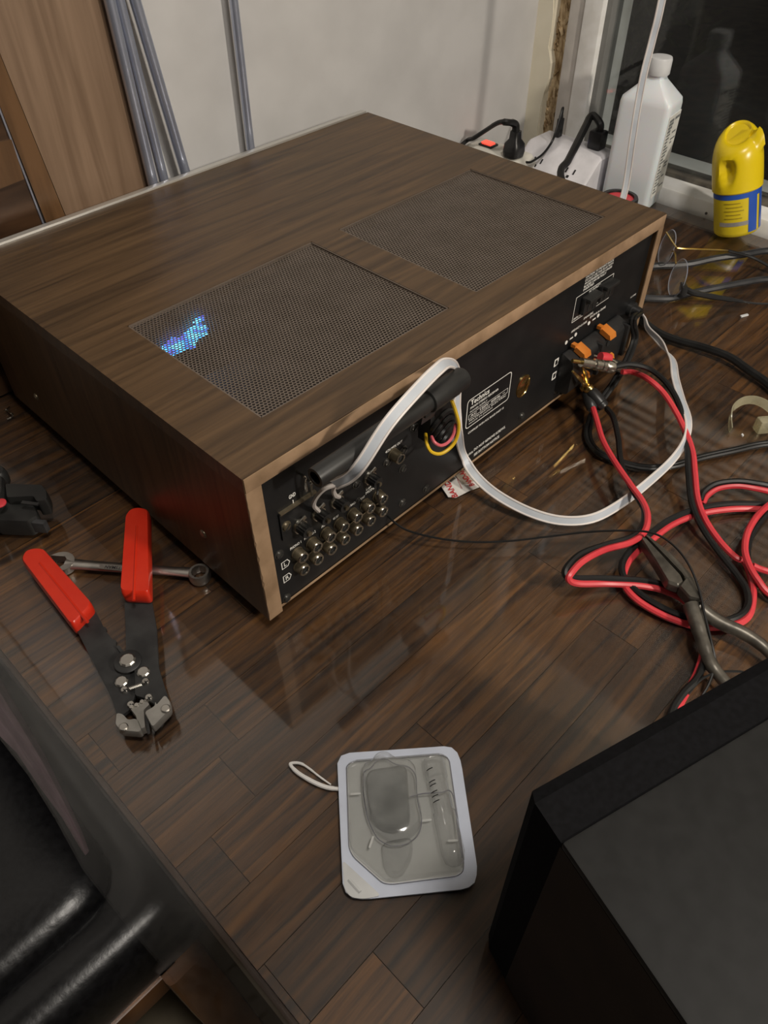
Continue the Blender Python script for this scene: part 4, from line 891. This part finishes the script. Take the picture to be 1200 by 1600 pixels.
DOME = [(568, 1205), (580, 1200), (588, 1188), (603, 1184), (616, 1194), (640, 1198), (650, 1210), (652, 1250), (660, 1280), (655, 1305), (635, 1320), (612, 1323), (590, 1312), (574, 1280), (567, 1240)]
lofted(DOME, [(0, zf + .005), (.0006, zf + .011), (.002, zf + .0135), (.0045, zf + .0145)], M_clear, 'bubble', .006)
lofted([(571, 1212), (636, 1202), (640, 1255), (642, 1290), (620, 1305), (600, 1303), (580, 1290)], [(0, zf - .001), (.0008, zf + .0085), (.002, zf + .010)], M_clear, 'inner_pocket', .006)
lofted([(595, 1320), (646, 1312), (644, 1345), (628, 1372), (612, 1375), (600, 1362)], [(0, zf), (.0008, zf + .006), (.002, zf + .0075)], M_clear, 'finger_notch', .005)
M_refract = film('refraction_line', tint=(.7, .7, .72), rough=.12, ior=1.6, haze=(.30, .30, .33), haze_amt=.45, haze_var=.2)  # refraction lines of the clear plastic, added as thin grey tubes
DO = rpoly([Z(a, b, zf + .006) for a, b in DOME], .006, 5); MB().tube(DO + [DO[0]], .00035, n=5, raw=True).build('refraction_line', M_refract, bp_)
IO_ = rpoly([Z(a, b, zf + .002) for a, b in INN], .005, 5); MB().tube(IO_ + [IO_[0]], .0003, n=5, raw=True).build('refraction_line', M_refract, bp_)
SW_ = spline([Z(a, b, zf + .008) for a, b in ((640, 1245), (660, 1240), (690, 1238), (702, 1235), (710, 1250), (716, 1300), (722, 1340))], 5); MB().tube(SW_, .0004, n=5, raw=True).build('refraction_line', M_refract, bp_)
ca, cb = Z(676, 1184, zf + .006), Z(712, 1352, zf + .006)
MB().lathe(ca, cb, [(0, .0035), (.02, .0062), (.2, .0066), (.22, .0056), (.52, .0058), (.54, .0068), (.9, .0068), (.97, .0055), (1, .003)], 24).build('tube_pocket', M_clear, bp_)
for t in (.14, .26, .295, .36, .40, .45):
    q = ca.lerp(cb, t); d = (cb - ca).normalized(); s_ = V((-d.y, d.x, 0))
    P = [q + s_ * .0062 * math.sin(a) * -1 + V((0, 0, .0062 * math.cos(a) + .0004)) for a in (.35, .6, .85, 1.1)]
    MB().tube(P, .00032, n=5).build('printed_mark', M_dsteel, bp_)
MB().prism(rpoly([Z(a, b, zf + .0013) for a, b in ((535, 1344), (596, 1400), (570, 1405), (549, 1403), (538, 1390))], .003), (0, 0, .0006)).build('corner_tab', M_label_w, bp_, smooth=False)
a, b = Z(545, 1374, zf + .002), Z(563, 1394, zf + .002)
MB().tube([a, b], .0012, n=6).build('tab_emboss', M_label_w, bp_)
MB().prism(rpoly([Z(a, b, zf - .0035) for a, b in ((622, 1252), (645, 1250), (648, 1270), (628, 1274))], .003), (0, 0, .0006)).build('pad_sticker', mat('pale_yellow', (.55, .52, .36), rough=.6), bp_, smooth=False)
for a, b, z in (((548, 1241), (563, 1240), .008), ((577, 1325), (583, 1307), .010), ((658, 1283), (674, 1281), .008), ((700, 1314), (718, 1313), .009)):
    MB().tube([Z(*a, z), Z((a[0] + b[0]) / 2, (a[1] + b[1]) / 2, z + .0006), Z(*b, z)], .0007, n=6).build('moulded_rib', M_clear2, bp_)
# floss loop
tag(MB().tube([Z(a, b, z) for a, b, z in ((530, 1233, .0016), (510, 1230, .0018), (488, 1221, .002), (465, 1207, .002), (454, 1195, .0018), (458, 1192, .0016), (470, 1193, .0014), (482, 1200, .0012), (500, 1214, .0012), (517, 1226, .0012))], [.0012, .0014, .0014, .0013, .0011, .0009, .0009, .0007, .0006, .0005], n=8).build('string_loop', M_floss), 'white string loop sticking out from the blister pack', 'string')

# ------------------------------------------------------------------ loudspeaker, near right
sp = thing('loudspeaker', (.03, -.33, 0), 'black loudspeaker standing on the near right table corner', 'loudspeaker')
SH = .186; ax = V((.9537, -.3007, 0)); ay = V((.3007, .9537, 0)); c0 = V((-.0575, -.2572, 0))
SWd, SDp = .17, .19
def sbox(u0, u1, v0, v1, z0, z1, bev=0):
    return MB().obox(c0 + ax * (u0 + u1) / 2 + ay * (v0 + v1) / 2 + V((0, 0, (z0 + z1) / 2)), ax * (u1 - u0) / 2, ay * (v1 - v0) / 2, V((0, 0, (z1 - z0) / 2)), bev)
sbox(0, SWd, -SDp, 0, .0, SH - .004).build('cabinet', M_spk_side, sp, smooth=False)
sbox(0, SWd, -SDp, 0, SH - .0045, SH, .0012).build('top_panel', M_spk, sp)
G = MB(); R = []
for v, ins in ((0, .000), (.016, .0005), (.021, .0035)):
    R.append([c0 + ax * u + ay * v + V((0, 0, z)) for u, z in ((ins, ins + .002), (SWd - ins, ins + .002), (SWd - ins, SH - ins - .001), (ins, SH - ins - .001))])
G.rings(R).build('grille_frame', M_grillecloth, sp, smooth=False)

# ------------------------------------------------------------------ eyeglasses
eg = thing('eyeglasses', (Z(1060, 450).x, Z(1060, 450).y, 0), 'rimless eyeglasses with gold and black temples beside the receiver', 'eyeglasses')
lb, la = Z(1059, 434, .021), Z(1042, 387, .022)
u = (la - lb).normalized(); nrm = V((u.y, -u.x, 0)).normalized()
def lens(c, tilt):
    up_ = (V((0, 0, 1)) + nrm * tilt).normalized(); n2 = u.cross(up_).normalized(); R = []
    for d, s_ in ((-.0008, .98), (0, 1.0), (.0008, .98)):
        R.append([c + n2 * d + u * math.cos(6.2832 * k / 28) * .0235 * s_ + up_ * math.sin(6.2832 * k / 28) * .0195 * s_ for k in range(28)])
    l_ = MB().rings(R).build('lens', M_lens, eg)
    R = [c + u * math.cos(6.2832 * k / 28) * .0236 + up_ * math.sin(6.2832 * k / 28) * .0196 for k in range(29)]
    MB().tube(R, .0005, n=5, raw=True).build('lens_edge', M_chrome, l_)
lens(lb, .25); lens(la, .25)
MB().tube([la - u * .020 + V((0, 0, .006)), la.lerp(lb, .5) + V((0, 0, .012)), lb + u * .020 + V((0, 0, .006))], .0009, n=6).build('bridge', M_gold, eg)
for s_ in (-1, 1):
    q = la.lerp(lb, .5 + s_ * .09) + V((0, 0, .002)) - nrm * .004
    MB().sphere(q, .0035, 10, 6, (.6, .6, 1.3)).build('nose_pad', M_lens, eg)
e1 = la + u * .022 + V((0, 0, .008))
MB().tube([la + V((0, 0, .010)) + u * .018, Z(1055, 384, .034), Z(1062, 388, .034), Z(1100, 390, .030), Z(1138, 392, .024)], .0011, n=6).build('temple', M_gold, eg)
MB().tube([Z(1138, 392, .024), Z(1150, 395, .021), Z(1175, 402, .014), Z(1200, 415, .008), Z(1215, 425, .004)], .0017, n=7).build('temple_tip', M_blackp, eg)
MB().obox(Z(1068, 451, .020), u * .007, nrm * .003, V((0, 0, .0045)), .001).build('hinge_block', M_blackp, eg)
MB().tube([Z(1068, 449, .020), Z(1082, 457, .018), Z(1110, 463, .014), Z(1135, 467, .010), Z(1160, 471, .007)], [.0028, .0034, .0032, .0028, .002], n=8).build('temple', M_blackp, eg)
MB().tube([Z(1158, 471, .007), Z(1180, 474, .005), Z(1204, 475, .004), Z(1240, 478, .003)], .0012, n=6).build('temple_tip', M_blackp, eg)

# clear plastic strap and glittering chip
tp_ = thing('plastic_strap', (Z(1160, 660).x, Z(1160, 660).y, 0), 'curled clear yellowish plastic strap standing on the table', 'strap')
P = spline([Z(1142, 672, .002), Z(1141, 655, .006), Z(1146, 638, .013), Z(1160, 627, .018), Z(1178, 625, .020), Z(1196, 632, .018), Z(1212, 646, .012), Z(1222, 664, .006)], 5)
T = tangents(P); Wd = [V((.05, .05, .75)).normalized() for _ in P]
W2 = [(w_ - t_ * w_.dot(t_)).normalized() for w_, t_ in zip(Wd, T)]; N2 = [t_.cross(w_).normalized() for t_, w_ in zip(T, W2)]
MB().strip(P, W2, N2, .0085, .0009).build('strap_band', M_tie, tp_)
q = Z(1193, 664, .009); MB().obox(q, (.005, -.004, 0), (.003, .004, 0), (0, 0, .007), .002).build('strap_head', M_tie, tp_)
for a, b in ((1163, 493), (1160, 680)):
    p = Z(a, b, .0012); tag(MB().obox(p, (.0045 if b < 600 else .0012, -.002 if b < 600 else 0, 0), (.0008, .0012, 0), (0, 0, .0008), .0003).build('plastic_scrap', M_label_w), 'small pale plastic scrap on the table below the eyeglasses' if b < 600 else 'tiny white crumb beside the clear strap', 'scrap')

# ------------------------------------------------------------------ alcohol bottle
bo = thing('plastic_bottle', (.802, .198, 0), 'large frosted white plastic bottle with printed label by the window', 'bottle')
bx = V((.14, -.99, 0)).normalized(); by = V((.99, .14, 0)).normalized(); bc = V((.8, .198, 0)); HX, HY = .0335, .0235
def bring(k, z, r): return [V((p.x, p.y, z)) for p in rpoly([bc + bx * HX * k + by * HY * k, bc - bx * HX * k + by * HY * k, bc - bx * HX * k - by * HY * k, bc + bx * HX * k - by * HY * k], r, 5)]
def circ(r, z, n=24):
    P = bring(1, z, .008); out = []
    for p in P:
        d = (V((p.x, p.y, 0)) - bc); d = (bx * d.dot(bx) / HX + by * d.dot(by) / HY).normalized(); out.append(V((bc.x, bc.y, z)) + d * r)
    return out
R = [bring(.93, 0, .006), bring(1, .004, .008), bring(1, .06, .008), bring(1, .126, .008), bring(.97, .132, .009)]
B1 = bring(.97, .132, .009); C1 = circ(.0135, .152)
for t in (.33, .66): R.append([a.lerp(b, t) for a, b in zip(B1, C1)])
R += [C1, circ(.0125, .154), circ(.0125, .158)]
MB().rings(R).build('bottle_body', M_bottle, bo)
MB().lathe(bc + V((0, 0, .157)), bc + V((0, 0, .176)), [(0, .0135), (.05, .0142), (.85, .0140), (.97, .0132), (1, .010)], 30).build('cap', mat('translucent_cap', (.62, .63, .64), rough=.4), bo)
# printed label on the face toward the camera's right
fx = bx * 1.0; ctr = bc + bx * (HX + .0004); sv = by
lab = MB().obox(ctr + V((0, 0, .068)), sv * .0185, bx * .0004, V((0, 0, .050))).build('label', M_label, bo, smooth=False)
ctr2 = ctr + bx * .0006
random.seed(5)
for i in range(22):
    z = .112 - i * .0042; l_ = random.uniform(.4, 1) * .016
    for j in range(random.choice((1, 2))):
        u0 = -.0165 + j * .018; ww = min(random.uniform(.006, .016), .0165 - u0)
        MB().obox(ctr2 + sv * (u0 + ww / 2) + V((0, 0, z)), sv * ww / 2, bx * .0001, V((0, 0, .0010 if i > 3 else .0016))).build('printed_line', M_ink, lab, smooth=False)

# roll of tape peeking out beside it
q = Z(968, 309, .028); q.z = 0
tr_ = thing('tape_roll', (q.x, q.y, 0), 'black roll with red core peeking over the receiver corner by the bottle', 'tape roll')
MB().rings([[q + V((math.cos(6.2832 * k / 32) * r, math.sin(6.2832 * k / 32) * r, z)) for k in range(32)] for r, z in ((.0235, .002), (.024, .004), (.024, .028), (.023, .030), (.0185, .030), (.018, .028), (.018, .003), (.0185, .002))], closed=True).build('tape_ring', M_blackp, tr_)
MB().lathe(q + V((0, 0, .002)), q + V((0, 0, .0275)), [(0, .0178), (1, .0178)], 28).build('core', M_red, tr_)

# ------------------------------------------------------------------ yellow spray can
ycan = thing('spray_can', (.80, .045, 0), 'yellow aerosol can with sculpted cap and blue stripe on the window side', 'spray can')
tl = math.radians(17); axc = V((-.04, math.sin(tl), math.cos(tl))).normalized(); CRr = .0275
cb0 = V((.799, .044, 0)) + V((0, 0, CRr * math.sin(tl) + .0005)); ca1 = axc.orthogonal().normalized()
ca1 = (V((1, 0, 0)) - axc * axc.x).normalized(); ca2 = axc.cross(ca1)
def cpt(an, r, h): return cb0 + axc * h + (ca1 * math.cos(an) + ca2 * math.sin(an)) * r
def clat(prof, a0=0, a1=6.28319, n=36, name='', m_=None, parent=None, closed=True):
    if closed:
        return MB().rings([[cpt(a0 + (a1 - a0) * k / n, r, h) for k in range(n)] for h, r in prof]).build(name, m_, parent)
    mb = MB(); 
    for i in range(len(prof) - 1):
        for k in range(n):
            b0, b1 = a0 + (a1 - a0) * k / n, a0 + (a1 - a0) * (k + 1) / n
            mb.add([cpt(b0, prof[i][1], prof[i][0]), cpt(b1, prof[i][1], prof[i][0]), cpt(b1, prof[i + 1][1], prof[i + 1][0]), cpt(b0, prof[i + 1][1], prof[i + 1][0])], [(0, 1, 2, 3)])
    return mb.build(name, m_, parent)
clat([(0, .024), (.002, .0262), (.005, .0268), (.052, .0268), (.054, .0262)], name='can_body', m_=M_yellow2, parent=ycan)
# direction from can axis toward the camera
cd_ = CAM - cb0; an0 = math.atan2(cd_.dot(ca2), cd_.dot(ca1))
clat([(.046, .02705), (.053, .02705)], name='blue_band', m_=M_blue, parent=ycan)
clat([(.004, .0271), (.050, .0271)], an0 + .50, an0 + .95, 10, 'blue_stripe', M_blue, ycan, False)
clat([(.004, .0272), (.050, .0272)], an0 + 1.12, an0 + 1.9, 10, 'blue_stripe', M_blue, ycan, False)
clat([(.014, .0271), (.019, .0271)], an0 - .8, an0 + .5, 16, 'silver_band', M_silver, ycan, False)
for i in range(5):
    h = .041 - i * .0045
    clat([(h, .02715), (h + .0011, .02715)], an0 - .55 + (i % 2) * .08, an0 + .15 + ((i * 7) % 3) * .07, 12, 'printed_line', mat('olive_ink', (.30, .22, .01), rough=.5), ycan, False)
# cap: tall dome with a round well on top and a scooped side
R = []; n = 72
hs = [(.052, .0272), (.0535, .0286), (.060, .0288), (.066, .0288), (.072, .0287), (.078, .0286), (.084, .0284), (.090, .0281), (.096, .0275), (.102, .0265), (.108, .0250), (.1135, .0226), (.1175, .0195), (.1195, .0165), (.1196, .0145), (.1180, .0132), (.1165, .0128)]
for h, r in hs:
    ring_ = []
    for k in range(n):
        a_ = 6.2832 * k / n; k2 = max(0, (h - .088) / .03); hh = h + .009 * k2 * math.cos(a_ - an0 - 3.0) - .004 * k2
        da = (a_ - an0 + .42 + math.pi) % (2 * math.pi) - math.pi
        e = (da * .0285 / .0105) ** 2 + ((h - .080) / .0165) ** 2
        rr_ = r - (.0085 * (1 - e) ** .8 if e < 1 else 0)
        db = (a_ - an0 - 1.15 + math.pi) % (2 * math.pi) - math.pi
        if .098 < h < .119 and abs(db) < .30: rr_ += (.30 - abs(db)) / .30 * .0055; hh += (.30 - abs(db)) / .30 * .010 * max(0, min(1, (h - .1) / .01))
        ring_.append(cpt(a_, rr_, hh))
    R.append(ring_)
capo = MB().rings(R).build('cap', M_yellow, ycan)
# ------------------------------------------------------------------ power strips and plugs behind the receiver
s1 = thing('power_strip', (.727, .33, 0), 'ivory power strip with a lit red switch against the back wall', 'power strip')
R = []
for ins, z in ((.003, 0), (0, .004), (0, .034), (.005, .043), (.009, .045)): R.append([V((p.x, p.y, z)) for p in rpoly([(.702 + ins, .322 + ins, 0), (.752 - ins, .322 + ins, 0), (.752 - ins, .421 - ins, 0), (.702 + ins, .421 - ins, 0)], .006, 4)])
MB().rings(R).build('housing', M_ivory, s1)
a = Z(763, 226, .046); MB().obox(a, (.0085, 0, 0), (0, .011, 0), (0, 0, .0015), .0006).build('switch_frame', M_blackp, s1)
MB().obox(a + V((0, 0, .002)), (.0058, 0, 0), (0, .0075, 0), (0, .0015, .0012), .0004).build('rocker', M_redled, s1)['label'] = 'glowing red rocker'
for yy in (.345,):
    MB().box((.716, yy - .008, .0448), (.738, yy + .008, .0453)).build('outlet_face', M_slot, s1, smooth=False)
pg = thing('mains_plug', (.727, .345, .045), 'black plug with curved cord in the ivory power strip', 'plug')
b0 = Z(802, 243, .046)
MB().rings([[V((p.x, p.y, z)) for p in rpoly([b0 + V((-w_, -w_, 0)), b0 + V((w_, -w_, 0)), b0 + V((w_, w_, 0)), b0 + V((-w_, w_, 0))], w_ * .6, 4)] for w_, z in ((.0115, .0462), (.0125, .052), (.0115, .062), (.007, .068), (.0062, .078))]).build('plug_body', M_blackp, pg)
cq = V((b0.x, b0.y, .076)); vx = Y(800, 200, b0.y)
MB().tube([cq, cq + V((-.001, .002, .010)), Z(791, 191, .092), Z(778, 192, .088), Z(757, 205, .070), Z(740, 216, .058), Z(722, 226, .045), V((.60, .40, .02)), V((.56, .40, .006))], [.0052, .005, .0042, .0032, .003, .003, .003, .003, .003], n=8).build('plug_cord', M_rubber, pg)
s2 = thing('power_strip', (.775, .29, 0), 'white slant faced power block with outlets beside the bottle', 'power strip')
prof2 = [(.736, 0), (.735, .018), (.770, .050), (.776, .0525), (.812, .0525), (.819, .048), (.821, 0)]
R = []
for yy, k_ in ((.238, .94), (.242, 1.0), (.348, 1.0), (.354, .93)):
    R.append([(.778 + (x_ - .778) * k_, yy, .0002 + z_ * (k_ if z_ > .01 else 1)) for x_, z_ in prof2])
MB().rings(R).build('housing', M_whitep, s2)
sn = V((-.675, 0, .738))
for yy in (.268, .322):
    c = V((.7525, yy, .0345)) + sn * .0003
    for dy, dl in ((-.006, 0), (.006, 0)):
        MB().obox(c + V((0, dy, 0)), V((.738, 0, .675)) * .0035, (0, .0010, 0), sn * .0003).build('outlet_slot', M_slot, s2, smooth=False)
    MB().obox(c - V((.738, 0, .675)) * .008, V((.738, 0, .675)) * .0018, (0, .0018, 0), sn * .0003).build('outlet_slot', M_slot, s2, smooth=False)
MB().cyl((.785, .288, .0522), (.785, .288, .0532), .0022, n=12).build('indicator', M_blueled, s2)
up2 = thing('usb_plug', (.80, .33, .0525), 'small black cable end standing in the white power block', 'plug')
q = V((.800, .325, .0525)); MB().box((q.x - .005, q.y - .003, .0528), (q.x + .005, q.y + .003, .077), .0012).build('plug_body', M_blackp, up2)
MB().tube([q + V((0, 0, .024)), q + V((0, 0, .034)), q + V((-.006, -.004, .038)), Z(868, 207, .066), Z(862, 222, .055), Z(848, 241, .045), Z(830, 253, .040), Z(815, 260, .034), V((.66, .28, .01))], [.0028, .0022, .0018, .0016, .0016, .0016, .0016, .0016, .0016], n=7).build('plug_cord', M_rubber, up2)
ap = thing('mains_plug', (.80, .262, .0525), 'bulky black plug with a heavy cord in the white power block', 'plug')
q = V((.800, .263, .0525)); MB().box((q.x - .009, q.y - .010, .0528), (q.x + .009, q.y + .010, .076), .003).build('plug_body', M_blackp, ap)
qa = q + V((0, 0, .024))
MB().tube([qa - V((0, 0, .004)), qa + V((-.002, -.001, .008)), Z(925, 180, .090), Z(915, 197, .082), Z(901, 225, .075), Z(887, 252, .068), Z(876, 275, .060), V((.62, .17, .03)), V((.56, .19, .006))], [.0055, .005, .0046, .005, .005, .0048, .0046, .004, .004], n=9).build('plug_cord', M_rubber, ap)

# ------------------------------------------------------------------ boards and tubes leaning on the back wall
def board(name, poly, y0, th, m_, label, cat, zb=0.0):
    P = [Y(a, b, y0) for a, b in poly]
    o = MB().prism(P, (0, th, 0)).build(name, m_, None, smooth=False); return tag(o, label, cat)
def ext(a, b, y0, z):
    """carry the line a->b (pixels, on plane y0) down or up to height z"""
    p, q = Y(*a, y0), Y(*b, y0); t = (z - p.z) / (q.z - p.z); return p.lerp(q, t)
def lean(name, l0, l1, r0, r1, y0, th, zt, m_, label, cat):
    P = [ext(l0, l1, y0, .001), ext(r0, r1, y0, .001), ext(r0, r1, y0, zt), ext(l0, l1, y0, zt)]
    return tag(MB().prism(P, (0, th, 0)).build(name, m_, None, smooth=False), label, cat)
YB = .409
lean('wood_board', (0, 83), (100, 330), (163, 0), (233, 283), YB, .010, .62, M_board, 'wide pale brown wooden board standing against the wall', 'board')
lean('wood_strip', (0, 166), (69, 340), (-2, 80), (99, 330), YB - .002, .012, .50, M_amber, 'narrow amber brown wooden strip beside the pale board', 'board')
cabt = thing('dark_cabinet', (.04, YB, 0), 'dark brown wooden cabinet front with a bright metal edge at the far left', 'cabinet')
P = [V((-.12, YB - .004, .001)), ext((-4, 163), (64, 340), YB - .004, .001), ext((-4, 163), (64, 340), YB - .004, .5), V((-.12, YB - .004, .5))]
MB().prism(P, (0, .012, 0)).build('cabinet_board', M_dkwood, cabt, smooth=False)
MB().tube([ext((-4, 163), (64, 340), YB - .005, .01), ext((-4, 163), (64, 340), YB - .005, .5)], .0010, n=6).build('metal_edge', M_chrome, cabt)
P = [Y(-10, 225, YB - .007), Y(18, 218, YB - .007), Y(38, 280, YB - .007), Y(0, 295, YB - .007)]
MB().prism(P, (0, .004, 0)).build('cabinet_rail', M_amber, cabt, smooth=False)
def rod_(name, a, b, y0, r, label, zt=.6, group='chrome tubes by the back wall'):
    p, q = ext(a, b, y0, .002), ext(a, b, y0, zt)
    t = thing(name, (p.x, p.y, 0), label, 'tube', group)
    MB().lathe(p, q, [(0, r), (1, r)], 18).build('tube', M_chrome, t)
    MB().lathe(p - V((0, 0, .002)), p + V((0, 0, .012)), [(0, r * 1.15), (.9, r * 1.15), (1, r)], 16).build('end_cap', M_blackp, t)
rod_('chrome_tube', (171, 0), (238, 283), .400, .0050, 'leftmost chrome tube, touching the pale wooden board')
rod_('chrome_tube', (186, 0), (255, 277), .404, .0048, 'middle chrome tube of the leaning trio by the board')
rod_('chrome_tube', (211, 0), (289, 267), .404, .0050, 'leaning chrome tube right of the pair near the board')
rod_('chrome_tube', (365, 0), (392, 233), .410, .0043, 'single upright grey tube standing alone before the plain wall')
